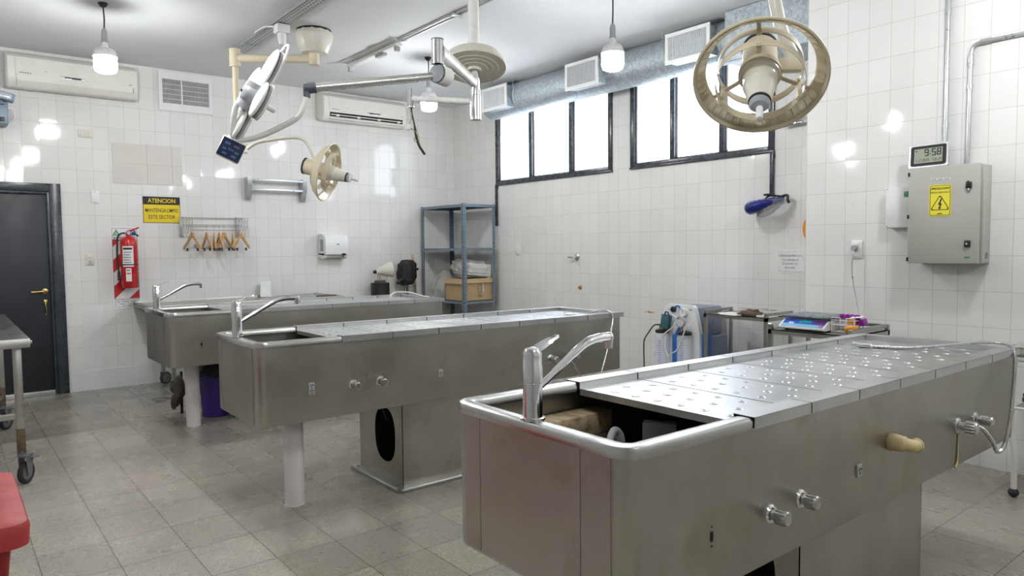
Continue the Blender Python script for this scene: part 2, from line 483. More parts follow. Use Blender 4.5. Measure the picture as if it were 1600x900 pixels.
def smooth_path(pts, k=6):
    pts = [Vector(p) for p in pts]
    if len(pts) < 3:
        return pts
    out = []
    P = [2 * pts[0] - pts[1]] + pts + [2 * pts[-1] - pts[-2]]
    for i in range(1, len(P) - 2):
        a, b, c, d = P[i - 1], P[i], P[i + 1], P[i + 2]
        for j in range(k):
            t = j / k
            out.append(0.5 * ((2 * b) + (c - a) * t + (2 * a - 5 * b + 4 * c - d) * t * t + (3 * b - a - 3 * c + d) * t ** 3))
    out.append(pts[-1])
    return out

class MB:
    """collects shapes; build() links them as ONE mesh object"""
    def __init__(s):
        s.bm = bmesh.new()
    def face(s, pts):
        try:
            s.bm.faces.new([s.bm.verts.new(p) for p in pts])
        except ValueError:
            pass
        return s
    def loft(s, loops, cap0=True, cap1=True, closed=False, M=None):
        rows = []
        for lp in loops:
            rows.append([s.bm.verts.new((M @ Vector(p)) if M else p) for p in lp])
        m = len(rows)
        for i in range(m if closed else m - 1):
            a, b = rows[i], rows[(i + 1) % m]
            n = len(a)
            for j in range(n):
                try:
                    s.bm.faces.new((a[j], a[(j + 1) % n], b[(j + 1) % n], b[j]))
                except ValueError:
                    pass
        if not closed:
            if cap0:
                try: s.bm.faces.new(list(reversed(rows[0])))
                except ValueError: pass
            if cap1:
                try: s.bm.faces.new(rows[-1])
                except ValueError: pass
        return s
    def box(s, x0, x1, y0, y1, z0, z1, bev=0.0, M=None, seg=2):
        if bev <= 0:
            lp = lambda z: [(x0, y0, z), (x1, y0, z), (x1, y1, z), (x0, y1, z)]
            return s.loft([lp(z0), lp(z1)], M=M)
        t = bmesh.new()
        r = bmesh.ops.create_cube(t, size=1.0)
        for v in r['verts']:
            v.co = Vector((x0 + (v.co.x + .5) * (x1 - x0), y0 + (v.co.y + .5) * (y1 - y0), z0 + (v.co.z + .5) * (z1 - z0)))
        bmesh.ops.bevel(t, geom=t.edges[:], offset=bev, segments=seg, affect='EDGES', profile=0.5)
        s.join(t, M)
        return s
    def join(s, t, M=None):
        mp = {}
        for v in t.verts:
            mp[v] = s.bm.verts.new((M @ v.co) if M else v.co)
        for f in t.faces:
            try: s.bm.faces.new([mp[v] for v in f.verts])
            except ValueError: pass
        t.free()
    def cyl(s, p0, p1, r0, r1=None, n=20):
        r1 = r0 if r1 is None else r1
        p0, p1 = Vector(p0), Vector(p1)
        F = axis_frame(p0, p1 - p0)
        L = (p1 - p0).length
        c = lambda r, z: [(r * math.cos(2 * PI * i / n), r * math.sin(2 * PI * i / n), z) for i in range(n)]
        return s.loft([c(r0, 0), c(r1, L)], M=F)
    def lathe(s, prof, o=(0, 0, 0), d=(0, 0, 1), n=28, cap0=True, cap1=True):
        F = axis_frame(o, d)
        return s.loft([[(max(r, 1e-5) * math.cos(2 * PI * i / n), max(r, 1e-5) * math.sin(2 * PI * i / n), z) for i in range(n)] for r, z in prof], cap0, cap1, M=F)
    def ring(s, prof, o, d, n=48):
        """closed profile [(r, z)...] turned about an axis"""
        F = axis_frame(o, d)
        return s.loft([[(r * math.cos(2 * PI * i / n), r * math.sin(2 * PI * i / n), z) for i in range(n)] for r, z in prof], closed=True, M=F)
    def tube(s, pts, r, n=10, k=6, smooth=True, closed=False):
        P = smooth_path(pts, k) if smooth else [Vector(p) for p in pts]
        m = len(P)
        rad = r if isinstance(r, (list, tuple)) else None
        loops, u = [], None
        for i, p in enumerate(P):
            if closed:
                t = (P[(i + 1) % m] - P[i - 1]).normalized()
            else:
                t = (P[min(i + 1, m - 1)] - P[max(i - 1, 0)]).normalized()
            if u is None:
                u = basis(t)[0]
            else:
                u = (u - t * u.dot(t))
                u = u.normalized() if u.length > 1e-6 else basis(t)[0]
            w = t.cross(u)
            rr = r if rad is None else rad[min(int(i * len(rad) / m), len(rad) - 1)]
            loops.append([p + rr * (math.cos(2 * PI * j / n) * u + math.sin(2 * PI * j / n) * w) for j in range(n)])
        return s.loft(loops, closed=closed)
    def prism(s, poly, h, M):
        """polygon in the frame's x, y extruded along its z by h"""
        return s.loft([[(x, y, 0) for x, y in poly], [(x, y, h) for x, y in poly]], M=M)
    def ball(s, c, r, n=14, M=None, sx=1, sy=1, sz=1):
        t = bmesh.new()
        bmesh.ops.create_uvsphere(t, u_segments=n * 2, v_segments=n, radius=r)
        for v in t.verts:
            v.co = Vector((v.co.x * sx, v.co.y * sy, v.co.z * sz)) + (Vector(c) if M is None else Vector((0, 0, 0)))
        s.join(t, M)
        return s
    def holed(s, outer, inner, h, M):
        """plate between an outer and an inner outline with the same point count, thickness h"""
        a = [(x, y, 0) for x, y in outer]
        b = [(x, y, 0) for x, y in inner]
        c = [(x, y, h) for x, y in inner]
        d = [(x, y, h) for x, y in outer]
        return s.loft([a, b, c, d], closed=True, M=M)
    def map(s, fn):
        for v in s.bm.verts:
            v.co = fn(v.co)
        return s
    def build(s, name, m, parent=None, angle=35, base=False, mats=None):
        bm = s.bm
        bmesh.ops.recalc_face_normals(bm, faces=bm.faces[:])
        lo = Vector([min(v.co[i] for v in bm.verts) for i in range(3)])
        hi = Vector([max(v.co[i] for v in bm.verts) for i in range(3)])
        c = (lo + hi) / 2
        if parent is None or base:
            c.z = lo.z
        for v in bm.verts:
            v.co -= c
        me = bpy.data.meshes.new(name)
        bm.to_mesh(me)
        bm.free()
        me.materials.append(MT[m] if isinstance(m, str) else m)
        for p in me.polygons:
            p.use_smooth = True
        me.set_sharp_from_angle(angle=math.radians(angle))
        o = bpy.data.objects.new(name, me)
        COL.objects.link(o)
        if parent is not None:
            o.parent = parent
            o.location = c - WPOS[parent.name]
        else:
            o.location = c
        WPOS[o.name] = c
        return o

def thing(name, label, cat, loc, group=None):
    o = bpy.data.objects.new(name, None)
    o.empty_display_size = 0.1
    COL.objects.link(o)
    o.location = loc
    WPOS[o.name] = Vector(loc)
    o['label'] = label
    o['category'] = cat
    if group:
        o['group'] = group
    return o

def tag(o, label, cat, group=None):
    o['label'] = label
    o['category'] = cat
    if group:
        o['group'] = group
    return o

def struct(o):
    o['kind'] = 'structure'
    return o

def struct_root(name, loc):
    o = bpy.data.objects.new(name, None)
    COL.objects.link(o)
    o.location = loc
    WPOS[o.name] = Vector(loc)
    o['kind'] = 'structure'
    return o

def dup(root, loc, label=None, rotz=0.0, rot=None):
    """copy of a thing with copies of its parts and their sub-parts"""
    r = root.copy()
    COL.objects.link(r)
    r.location = loc
    if rot is not None:
        r.rotation_euler = rot
    elif rotz:
        r.rotation_euler = (0, 0, rotz)
    if label:
        r['label'] = label
    WPOS[r.name] = Vector(loc)
    for ch in list(root.children):
        c = ch.copy()
        COL.objects.link(c)
        c.parent = r
        for g in list(ch.children):
            d = g.copy()
            COL.objects.link(d)
            d.parent = c
    return r

def write(name, body, m, parent, o, u, v, w=None, h=None, depth=0.0008, spacing=1.0, bold=0.0):
    """lettering as a thin mesh: centre o, reading direction u, up v, fitted to width w and/or height h"""
    cu = bpy.data.curves.new('lettering', 'FONT')
    cu.body = body
    cu.align_x = 'CENTER'
    cu.space_character = spacing
    cu.offset = bold
    cu.resolution_u = 2
    t = bpy.data.objects.new('lettering', cu)
    COL.objects.link(t)
    bpy.context.view_layer.update()
    me = bpy.data.meshes.new_from_object(t.evaluated_get(bpy.context.evaluated_depsgraph_get()))
    bpy.data.objects.remove(t)
    xs = [q.co.x for q in me.vertices]
    ys = [q.co.y for q in me.vertices]
    cx, cy = (min(xs) + max(xs)) / 2, (min(ys) + max(ys)) / 2
    sx = (w / (max(xs) - min(xs))) if w else None
    sy = (h / (max(ys) - min(ys))) if h else None
    sx, sy = sx or sy, sy or sx
    u, v = Vector(u), Vector(v)
    n = u.cross(v)
    mb = MB()
    mp = [mb.bm.verts.new(Vector(o) + u * ((q.co.x - cx) * sx) + v * ((q.co.y - cy) * sy) + n * depth) for q in me.vertices]
    for p in me.polygons:
        try: mb.bm.faces.new([mp[i] for i in p.vertices])
        except ValueError: pass
    bpy.data.meshes.remove(me)
    return mb.build(name, m, parent)

SEG = {'0': 'abcdef', '1': 'bc', '2': 'abged', '3': 'abgcd', '4': 'fgbc', '5': 'afgcd', '6': 'afgedc', '7': 'abc', '8': 'abcdefg', '9': 'abcdfg',
       'T': 'fged', 'U': 'bcdef', 'E': 'afged', ' ': ''}

def seven(mb, body, F, h, w, gap, t):
    """seven-segment figures in frame F (x reading, y up), starting at the origin"""
    x = 0.0
    for ch in body:
        if ch == ':':
            for yy in (h * .3, h * .7):
                mb.box(x, x + t, yy - t / 2, yy + t / 2, 0, 0.0006, M=F)
            x += t + gap
            continue
        if ch == ' ':
            x += w * 0.55
            continue
        for sgm in SEG[ch]:
            q = {'a': (t * .3, w - t * .3, h - t, h), 'g': (t * .3, w - t * .3, h / 2 - t / 2, h / 2 + t / 2), 'd': (t * .3, w - t * .3, 0, t),
                 'b': (w - t, w, h / 2 + t * .2, h - t * .3), 'c': (w - t, w, t * .3, h / 2 - t * .2),
                 'f': (0, t, h / 2 + t * .2, h - t * .3), 'e': (0, t, t * .3, h / 2 - t * .2)}[sgm]
            mb.box(x + q[0], x + q[1], q[2], q[3], 0, 0.0006, M=F)
        x += w + gap
    return mb

X_, Y_, Z_ = V(1, 0, 0), V(0, 1, 0), V(0, 0, 1)
BACK = (X_, Z_)            # reading right and up on the back wall
SIDE = (-Y_, Z_)           # on the window wall and the pier
YB, XW, XP, HC = 8.32, 5.667, 5.08, 3.35   # back wall, window wall, projecting pier, ceiling height

# ------------------------------------------------------------------ the room
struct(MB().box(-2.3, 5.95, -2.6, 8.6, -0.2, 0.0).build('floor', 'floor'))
struct(MB().box(-2.3, 5.95, -2.6, 8.6, HC, HC + 0.2).build('ceiling', 'ceiling'))
DX0, DX1, DZ = 0.0, 0.94, 2.08
mb = MB()
mb.box(-2.3, DX0, YB, YB + 0.25, 0, HC)
mb.box(DX1, 5.95, YB, YB + 0.25, 0, HC)
mb.box(DX0, DX1, YB, YB + 0.25, DZ, HC)
struct(mb.build('wall_back', 'tile_back'))
W1 = (5.305, 7.345, 2.215, 3.20)
W2 = (3.405, 5.045, 2.217, 3.20)
mb = MB()
mb.box(XW, XW + 0.25, 2.8, W2[0], 0, HC)
mb.box(XW, XW + 0.25, W2[1], W1[0], 0, HC)
mb.box(XW, XW + 0.25, W1[1], YB, 0, HC)
for w in (W1, W2):
    mb.box(XW, XW + 0.25, w[0], w[1], 0, w[2])
    mb.box(XW, XW + 0.25, w[0], w[1], w[3], HC)
struct(mb.build('wall_right', 'tile_side'))
struct(MB().box(XP, XW + 0.25, -2.5, 2.79, 0, HC).build('wall_right_front', 'tile_pier'))
struct(MB().box(-2.3, -2.1, -2.6, YB, 0, HC).build('wall_left', 'far_wall'))
struct(MB().box(-2.1, XP, -2.6, -2.4, 0, HC).build('wall_front', 'far_wall'))
# painted strip along the foot of the back wall and the matt tile repair
mb = MB()
mb.box(DX1 + 0.01, XW, YB - 0.006, YB + 0.01, 0, 0.205)
struct(mb.build('baseboard_back', 'base_paint'))
mb = MB()
for x0, x1 in ((1.428, 1.75), (1.752, 1.995), (1.997, 2.10)):
    for z0, z1 in ((2.118, 2.322), (2.324, 2.535)):
        mb.box(x0, x1, YB - 0.006, YB + 0.01, z0, z1, 0.0015, seg=1)
struct(mb.build('trim_1', 'patch'))
mb = MB()
mb.box(1.10, 1.29, YB - 0.004, YB + 0.01, 0.205, 0.86)
struct(mb.build('trim_2', 'base_paint'))

# door
d = struct_root('door_1', (0.47, YB, 0))
mb = MB()
for (x0, x1, z0, z1) in ((DX1 - 0.075, DX1 + 0.02, 0, DZ + 0.005), (DX0 - 0.02, DX0 + 0.075, 0, DZ + 0.005), (DX0 + 0.075, DX1 - 0.075, DZ - 0.075, DZ + 0.005)):
    mb.box(x0, x1, YB - 0.028, YB + 0.12, z0, z1, 0.006)
mb.box(DX1 - 0.10, DX1 - 0.072, YB - 0.012, YB + 0.1, 0, DZ - 0.07, 0.004)
mb.box(DX0 + 0.075, DX1 - 0.1, YB - 0.012, YB + 0.1, DZ - 0.10, DZ - 0.07, 0.004)
mb.build('door_frame', 'frame', d)
leaf = MB().box(DX0 + 0.07, DX1 - 0.098, YB + 0.01, YB + 0.06, 0.035, DZ - 0.098, 0.004).build('door_leaf', 'door', d)
mb = MB()
mb.box(DX0 + 0.05, DX1 - 0.10, YB - 0.012, YB + 0.03, 0.0, 0.045, 0.004)
mb.build('threshold', 'alu', d)
mb = MB()
hx, hz = 0.795, 1.03
mb.lathe([(0.026, 0), (0.026, 0.008), (0.02, 0.012)], (hx, YB + 0.01, hz), -Y_)
mb.tube([(hx, YB + 0.0, hz), (hx, YB - 0.045, hz), (hx - 0.03, YB - 0.055, hz), (hx - 0.12, YB - 0.055, hz - 0.004)], 0.0095)
mb.build('handle', 'brass', d)
mb = MB()
mb.tube([(hx - 0.003, YB + 0.004, hz - 0.1), (hx - 0.003, YB - 0.01, hz - 0.14), (hx + 0.004, YB - 0.008, hz - 0.2), (hx - 0.004, YB - 0.006, hz - 0.235)], 0.004)
mb.box(hx - 0.018, hx + 0.012, YB - 0.002, YB + 0.012, hz - 0.125, hz - 0.085, 0.003)
mb.build('lock_with_keys', 'brass', d)

# windows with their frosted panes
def window(name, w, mull, rod):
    y0, y1, z0, z1 = w
    r = struct_root(name, (XW, (y0 + y1) / 2, z0))
    F = 0.055
    mb = MB()
    a, b = XW - 0.018, XW + 0.10
    mb.box(a, b, y0, y0 + F, z0, z1, 0.004)
    mb.box(a, b, y1 - F, y1, z0, z1, 0.004)
    mb.box(a, b, y0 + F, y1 - F, z0, z0 + F * 0.9, 0.004)
    mb.box(a, b, y0 + F, y1 - F, z1 - F, z1, 0.004)
    for m in mull:
        mb.box(a, b, m - 0.028, m + 0.028, z0 + F * 0.9, z1 - F, 0.004)
    mb.box(a - 0.006, a + 0.02, y0 - 0.004, y1 + 0.004, z0 - 0.008, z0 + 0.012, 0.003)
    mb.build('window_frame', 'frame', r)
    ed = [y0 + F] + [q for m in mull for q in (m - 0.028, m + 0.028)] + [y1 - F]
    for i in range(0, len(ed), 2):
        s0, s1 = ed[i], ed[i + 1]
        mb = MB()
        t = 0.022
        x0, x1 = XW + 0.012, XW + 0.05
        zz0, zz1 = z0 + F * 0.9, z1 - F
        mb.box(x0, x1, s0, s0 + t * .5, zz0, zz1, 0.002, seg=1)
        mb.box(x0, x1, s1 - t, s1, zz0, zz1, 0.002, seg=1)
        mb.box(x0, x1, s0 + t * .5, s1 - t, zz0, zz0 + t * .6, 0.002, seg=1)
        mb.box(x0, x1, s0 + t * .5, s1 - t, zz1 - t, zz1, 0.002, seg=1)
        sash = mb.build('sash', 'alu', r)
        MB().box(XW + 0.028, XW + 0.034, s0 + t * .5, s1 - t, zz0 + t * .6, zz1 - t).build('pane', 'glass', sash)
    mb = MB()                                  # security bars outside the glass
    for i in range(int((y1 - y0) / 0.12)):
        yy = y0 + 0.08 + i * 0.12
        mb.cyl((XW + 0.17, yy, z0), (XW + 0.17, yy, z1), 0.007, n=8)
    for zz in (z0 + 0.28, z0 + 0.6):
        mb.box(XW + 0.165, XW + 0.18, y0, y1, zz - 0.012, zz + 0.012)
    mb.build('security_bars', 'grey_plastic', r)
    ry, rz0, rz1, ln = rod
    mb = MB()
    mb.box(XW - 0.032, XW - 0.006, ry - 0.015, ry + 0.015, rz0, rz1, 0.003)
    mb.box(XW - 0.022, XW, ry - 0.02, ry + 0.02, rz1 - 0.06, rz1, 0.003)
    rd = mb.build('opener_rod', 'frame', r)
    if ln:
        mb = MB()
        yy = ry + 0.016
        mb.tube([(XW - 0.02, yy - 0.005, rz0 + 0.02), (XW - 0.02, yy + 0.045, rz0 + 0.02), (XW - 0.02, yy + 0.05, rz0 + 0.13), (XW - 0.02, yy - 0.005, rz0 + 0.135)], 0.005, smooth=False)
        mb.build('pull_handle', 'frame', rd)
    return r
window('window_1', W1, (6.65, 5.945), (7.33, 1.69, 2.22, True))
window('window_2', W2, (4.50, 3.935), (3.417, 1.85, 2.22, False))

# ------------------------------------------------------------------ autopsy tables
TOPZ = 0.952
def autopsy_table(label, X0, X1, Y0, Y1, slope, zb, sink_x, n_lids, faucet_y, detail):
    root = thing('autopsy_table', label, 'autopsy table', (X0 + 0.35, (Y0 + Y1) / 2, 0), 'stainless steel autopsy tables')
    sh = lambda c: V(c.x, c.y, c.z + (slope * (c.x - X0) if c.z > 0.60 else 0.0))
    zr = TOPZ
    N = 7
    ol = lambda o, z, r=0.05: [(x, y, z) for x, y in rrect(X0 + o, X1 - o, Y0 + o, Y1 - o, 0, N, (max(r - o, .002), max(.012 - o, .002), max(.012 - o, .002), max(r - o, .002)))]
    mb = MB()
    mb.loft([ol(0.012, zb), ol(0.004, zb + 0.003), ol(0, zb + 0.012), ol(0, zr - 0.028), ol(0.006, zr - 0.028), ol(0.006, 0.70)])
    mb.map(sh).build('tank', 'steel', root)
    # plain sheet on the end wall between two vertical seams
    mb = MB()
    a, b, c_, d_ = Y0 + 0.055, Y0 + 0.055 + (Y1 - Y0 - 0.11) * 0.17, Y1 - 0.055 - (Y1 - Y0 - 0.11) * 0.13, Y1 - 0.055
    for q0, q1 in ((a, b - 0.0015), (b + 0.0015, c_ - 0.0015), (c_ + 0.0015, d_)):
        mb.box(X0 - 0.003, X0 + 0.001, q0, q1, zb + 0.014, zr - 0.032, 0.001, seg=1)
    mb.map(sh).build('end_panel', 'steel_end', root)
    # rolled rim
    pr = [(-0.012, -0.030), (-0.013, -0.010), (-0.009, -0.002), (0.0, 0.0), (0.028, 0.0), (0.038, -0.003), (0.042, -0.012), (0.042, -0.03)]
    mb = MB()
    mb.loft([ol(o, zr + z, 0.062) for o, z in pr], closed=True)
    mb.map(sh).build('rim', 'steel_rim', root)
    # perforated lids with folded edges
    LW = (X1 - 0.045 - sink_x) / n_lids
    plate = zr - 0.020
    mb = MB()
    g = 0.0032
    t = 0.0016
    xa, xb = g, LW - g
    for yo, s in ((Y0, 1), (Y1, -1)):
        e = yo - s * 0.0175
        i = yo + s * 0.050
        mb.box(xa, xb, min(e, e + s * t), max(e, e + s * t), zr - 0.03, zr + 0.0035)
        mb.box(xa, xb, min(e, i), max(e, i), zr + 0.0015, zr + 0.0035)
        mb.box(xa, xb, min(i, i - s * t), max(i, i - s * t), plate, zr + 0.003)
    mb.box(xa, xb, Y0 + 0.048, Y1 - 0.048, plate - t, plate)
    for xx in (xa, xb - t):
        mb.box(xx, xx + t, Y0 + 0.05, Y1 - 0.05, plate - 0.022, plate)
    rows = 6
    for i in range(3):
        for j in range(rows):
            px = LW * (0.18 + 0.32 * i)
            py = Y0 + 0.085 + (Y1 - Y0 - 0.17) * (j + (0.5 if i % 2 else 0.08)) / rows
            mb.lathe([(0.0160, -0.0005), (0.0135, 0.0014), (0.0110, 0.0022), (0.0088, 0.0018), (0.0065, 0.0007), (0.0042, 0.0001), (0.002, 0.0)], (px, py, plate), Z_, n=18, cap0=False)
    lid0 = None
    src = mb
    for kx in range(n_lids):
        x = sink_x + kx * LW
        if lid0 is None:
            lid0 = src.map(lambda c: V(c.x, c.y, c.z + slope * c.x)).build('lid', 'steel_lid', root)
            base = lid0.location.copy()
            lid0.location = base + V(x, 0, slope * (x - X0))
        else:
            o = lid0.copy()
            COL.objects.link(o)
            o.location = base + V(x, 0, slope * (x - X0))
    mb = MB()                                  # raised return at the wall end
    mb.box(X1 - 0.044, X1 + 0.017, Y0 - 0.016, Y1 + 0.016, zr + 0.001, zr + 0.0035)
    mb.box(X1 - 0.046, X1 - 0.044, Y0 + 0.05, Y1 - 0.05, plate - 0.005, zr + 0.0035)
    mb.box(X1 + 0.015, X1 + 0.017, Y0 - 0.016, Y1 + 0.016, zr - 0.03, zr + 0.0035)
    for yy in (Y0 - 0.016, Y1 + 0.014):
        mb.box(X1 - 0.044, X1 + 0.017, yy, yy + 0.002, zr - 0.03, zr + 0.0035)
    mb.map(sh).build('end_return', 'steel_lid', root)
    # legs: white pipe at the sink end, sheet pedestal under the middle
    yc = (Y0 + Y1) / 2
    lx, ly = detail['leg']
    MB().lathe([(0.056, 0), (0.056, 0.004), (0.054, 0.006), (0.054, zb + 0.02)], (lx, ly, 0), n=32).build('leg_pipe', 'pvc', root)
    px0, px1 = detail['ped']
    py0, py1 = yc - 0.27, yc + 0.27
    mb = MB()
    zt = zb + 0.01
    oc = (yc, (zt + 0.02) / 2 - 0.005)
    n = 48
    def on_rect(a0, a1, b0, b1):
        pts = []
        for i in range(n):
            a = 2 * PI * i / n
            cx, cy = math.cos(a), math.sin(a)
            k = min((a1 - a0) / 2 / max(abs(cx), 1e-6), (b1 - b0) / 2 / max(abs(cy), 1e-6))
            pts.append(((a0 + a1) / 2 + cx * k, (b0 + b1) / 2 + cy * k))
        return pts
    rect = on_rect(py0, py1, 0.02, zt)
    for q in ((py0, 0.02), (py1, 0.02), (py1, zt), (py0, zt)):
        i = min(range(n), key=lambda j: (rect[j][0] - q[0]) ** 2 + (rect[j][1] - q[1]) ** 2)
        rect[i] = q
    hole = [(yc - 0.06 + 0.125 * math.copysign(abs(math.cos(2 * PI * i / n)) ** 0.8, math.cos(2 * PI * i / n)),
             (0.02 + zt) / 2 + 0.02 + 0.165 * math.copysign(abs(math.sin(2 * PI * i / n)) ** 0.8, math.sin(2 * PI * i / n))) for i in range(n)]
    F = frame((px0, 0, 0), Y_, Z_, X_)
    mb.holed(rect, hole, 0.004, F)
    mb.box(px1 - 0.003, px1, py0, py1, 0.02, zt)
    mb.box(px0, px1, py0, py0 + 0.003, 0.02, zt)
    mb.box(px0, px1, py1 - 0.003, py1, 0.02, zt)
    ped = mb.build('pedestal', 'steel', root)
    mb = MB()
    mb.loft([[(x, y, z) for x, y in rrect(px0 - o, px1 + o, py0 - o, py1 + o, 0.03, 4)] for o, z in ((0.055, 0), (0.055, 0.016), (0.048, 0.024), (0.005, 0.026))])
    for (bx, by) in ((px0 - 0.03, py0 + 0.02), (px0 - 0.03, py1 - 0.02)):
        mb.cyl((bx, by, 0.024), (bx, by, 0.034), 0.009, n=6)
    mb.build('base_plate', 'steel_trolley', root)
    # mixer tap on the rim of the sink end
    fx, fy = X0 + 0.02, faucet_y
    zz = zr
    mb = MB()
    mb.lathe([(0.034, 0), (0.034, 0.006), (0.027, 0.008), (0.0265, 0.10), (0.028, 0.102), (0.028, 0.145), (0.0265, 0.148), (0.026, 0.172), (0.022, 0.184), (0.012, 0.188)], (fx, fy, zz), n=32)
    fa = mb.build('mixer_tap', 'chrome', root)
    mb = MB()
    P = [V(fx + 0.018, fy, zz + 0.08), V(fx + 0.08, fy, zz + 0.112), V(fx + 0.16, fy, zz + 0.155), V(fx + 0.225, fy, zz + 0.185), V(fx + 0.28, fy, zz + 0.194), V(fx + 0.335, fy, zz + 0.192)]
    sp = detail.get('spout', 0.0)
    rot = Matrix.Rotation(sp, 4, 'Z')
    P = [(rot @ (p - V(fx, fy, 0))) + V(fx, fy, 0) for p in P]
    mb.tube(P, [0.010, 0.011, 0.012, 0.013, 0.014], n=14)
    e = P[-1]
    dd = (P[-1] - P[-2]).normalized()
    mb.ball(e, 0.0155, 8)
    mb.cyl(e - dd * 0.002, e - dd * 0.002 - Z_ * 0.034, 0.0145, 0.012, n=16)
    mb.build('spout', 'chrome', fa)
    mb = MB()
    L = [(0.0, 0.186, 0.024), (0.035, 0.200, 0.021), (0.07, 0.214, 0.014), (0.092, 0.219, 0.008)]
    loops = []
    for lx_, lz_, hw in L:
        loops.append([(fx + lx_, fy - hw, zz + lz_ - 0.004), (fx + lx_, fy + hw, zz + lz_ - 0.004), (fx + lx_, fy + hw * .8, zz + lz_ + 0.004), (fx + lx_, fy - hw * .8, zz + lz_ + 0.004)])
    mb.loft(loops)
    mb.lathe([(0.0265, 0.172), (0.0265, 0.18), (0.02, 0.193), (0.004, 0.197)], (fx, fy, zz), n=24)
    mb.build('lever', 'chrome', fa)
    # fittings on the long side facing the room
    for (kx, kz) in detail.get('knobs', ()):
        mb = MB()
        mb.lathe([(0.028, 0), (0.028, 0.004), (0.024, 0.009), (0.014, 0.011)], (kx, Y0, kz), -Y_)
        esc = mb
        esc = mb.build('escutcheon', 'chrome', root)
        mb = MB()
        pf = [(0.014, 0.006), (0.0135, 0.018), (0.021, 0.020), (0.021, 0.052), (0.019, 0.056), (0.0165, 0.057), (0.016, 0.0555), (0.004, 0.0555)]
        mb.lathe(pf, (kx, Y0, kz), -Y_, n=24)
        for i in range(12):
            a = 2 * PI * i / 12
            mb.cyl((kx + 0.021 * math.cos(a), Y0 - 0.022, kz + 0.021 * math.sin(a)), (kx + 0.021 * math.cos(a), Y0 - 0.05, kz + 0.021 * math.sin(a)), 0.0022, n=6)
        mb.build('valve_knob', 'satin', esc)
    for (sx, sz, hh) in detail.get('sockets', ()):
        so = MB().box(sx - 0.017, sx + 0.017, Y0 - 0.006, Y0 + 0.002, sz - hh, sz + hh, 0.003).build('power_socket', 'grey_plastic', root)
        mb = MB()
        for zc in ((sz,) if hh < 0.03 else (sz - hh * .45, sz + hh * .45)):
            for (ox, oz, ang) in ((-0.006, 0.005, 0.5), (0.006, 0.005, -0.5), (0, -0.008, 0)):
                F = Matrix.Translation((sx + ox, Y0 - 0.0066, zc + oz)) @ Matrix.Rotation(ang, 4, 'Y')
                mb.box(-0.0018, 0.0018, -0.0006, 0.001, -0.005, 0.005, M=F)
        mb.build('socket_slots', 'hole', so)
    for (sx, sz) in detail.get('slots', ()):
        mb = MB()
        for oz, r, hh in ((0.0, 0.0065, 0.008), (0.026, 0.0028, 0.0), (-0.026, 0.0028, 0.0)):
            F = frame((sx, Y0 - 0.0006, sz + oz), X_, Z_, -Y_)
            mb.prism([(r * math.cos(2 * PI * i / 16), r * math.sin(2 * PI * i / 16) + (hh if i < 8 else -hh)) for i in range(16)], 0.0004, F)
        mb.build('screw_holes', 'hole', root)
    return root

t3 = autopsy_table('nearest stainless autopsy table, open sink with a wooden block inside', 1.215, 3.86, 1.09, 1.80, -0.009, 0.505, 1.70, 7, 1.452,
    dict(leg=(1.52, 1.45), ped=(2.13, 3.075), knobs=((1.812, 0.652), (1.976, 0.658)), sockets=((2.341, 0.668, 0.022),), slots=((1.535, 0.66),), spout=0.10))
t2 = autopsy_table('middle stainless autopsy table with a double power socket on its side', 1.205, 3.86, 3.54, 4.20, -0.008, 0.515, 1.66, 7, 3.88,
    dict(leg=(1.485, 3.80), ped=(2.06, 3.05), knobs=((1.729, 0.676), (1.894, 0.676)), sockets=((1.488, 0.687, 0.032), (2.291, 0.672, 0.022)), spout=0.0))
t1 = autopsy_table('rear stainless autopsy table beside the purple bucket', 1.295, 3.72, 5.69, 6.44, -0.006, 0.535, 1.78, 7, 6.1,
    dict(leg=(1.545, 6.06), ped=(2.20, 3.10), slots=((1.528, 0.70),), spout=0.0))

# shower hoses and their valves at the wall end of two tables
def shower_valve(root, Y0, x, z, x2, z2):
    mb = MB()
    mb.lathe([(0.032, 0), (0.032, 0.005), (0.027, 0.010), (0.016, 0.012), (0.016, 0.03), (0.024, 0.033), (0.024, 0.07), (0.020, 0.075), (0.004, 0.075)], (x, Y0, z), -Y_)
    for i in range(12):
        a = 2 * PI * i / 12
        mb.cyl((x + 0.024 * math.cos(a), Y0 - 0.036, z + 0.024 * math.sin(a)), (x + 0.024 * math.cos(a), Y0 - 0.068, z + 0.024 * math.sin(a)), 0.0025, n=6)
    mb.build('mixing_valve', 'satin', root)
    mb = MB()
    mb.lathe([(0.030, 0), (0.030, 0.005), (0.025, 0.010), (0.015, 0.012), (0.015, 0.02), (0.020, 0.022), (0.020, 0.065), (0.016, 0.07), (0.003, 0.07)], (x2, Y0, z2), -Y_)
    mb.build('mixing_valve', 'satin', root)

def ribbed(path, r, pitch=0.006, n=10):
    P = smooth_path(path, 14)
    d = [0]
    for a, b in zip(P, P[1:]):
        d.append(d[-1] + (b - a).length)
    out, rad = [], []
    s, i, k = 0.0, 0, 0
    while s < d[-1]:
        while d[i + 1] < s:
            i += 1
        t = (s - d[i]) / max(1e-9, d[i + 1] - d[i])
        out.append(P[i].lerp(P[i + 1], t))
        rad.append(r if k % 2 else r * 0.80)
        s += pitch / 2
        k += 1
    mb = MB()
    mb.tube(out, rad, n=n, smooth=False)
    return mb

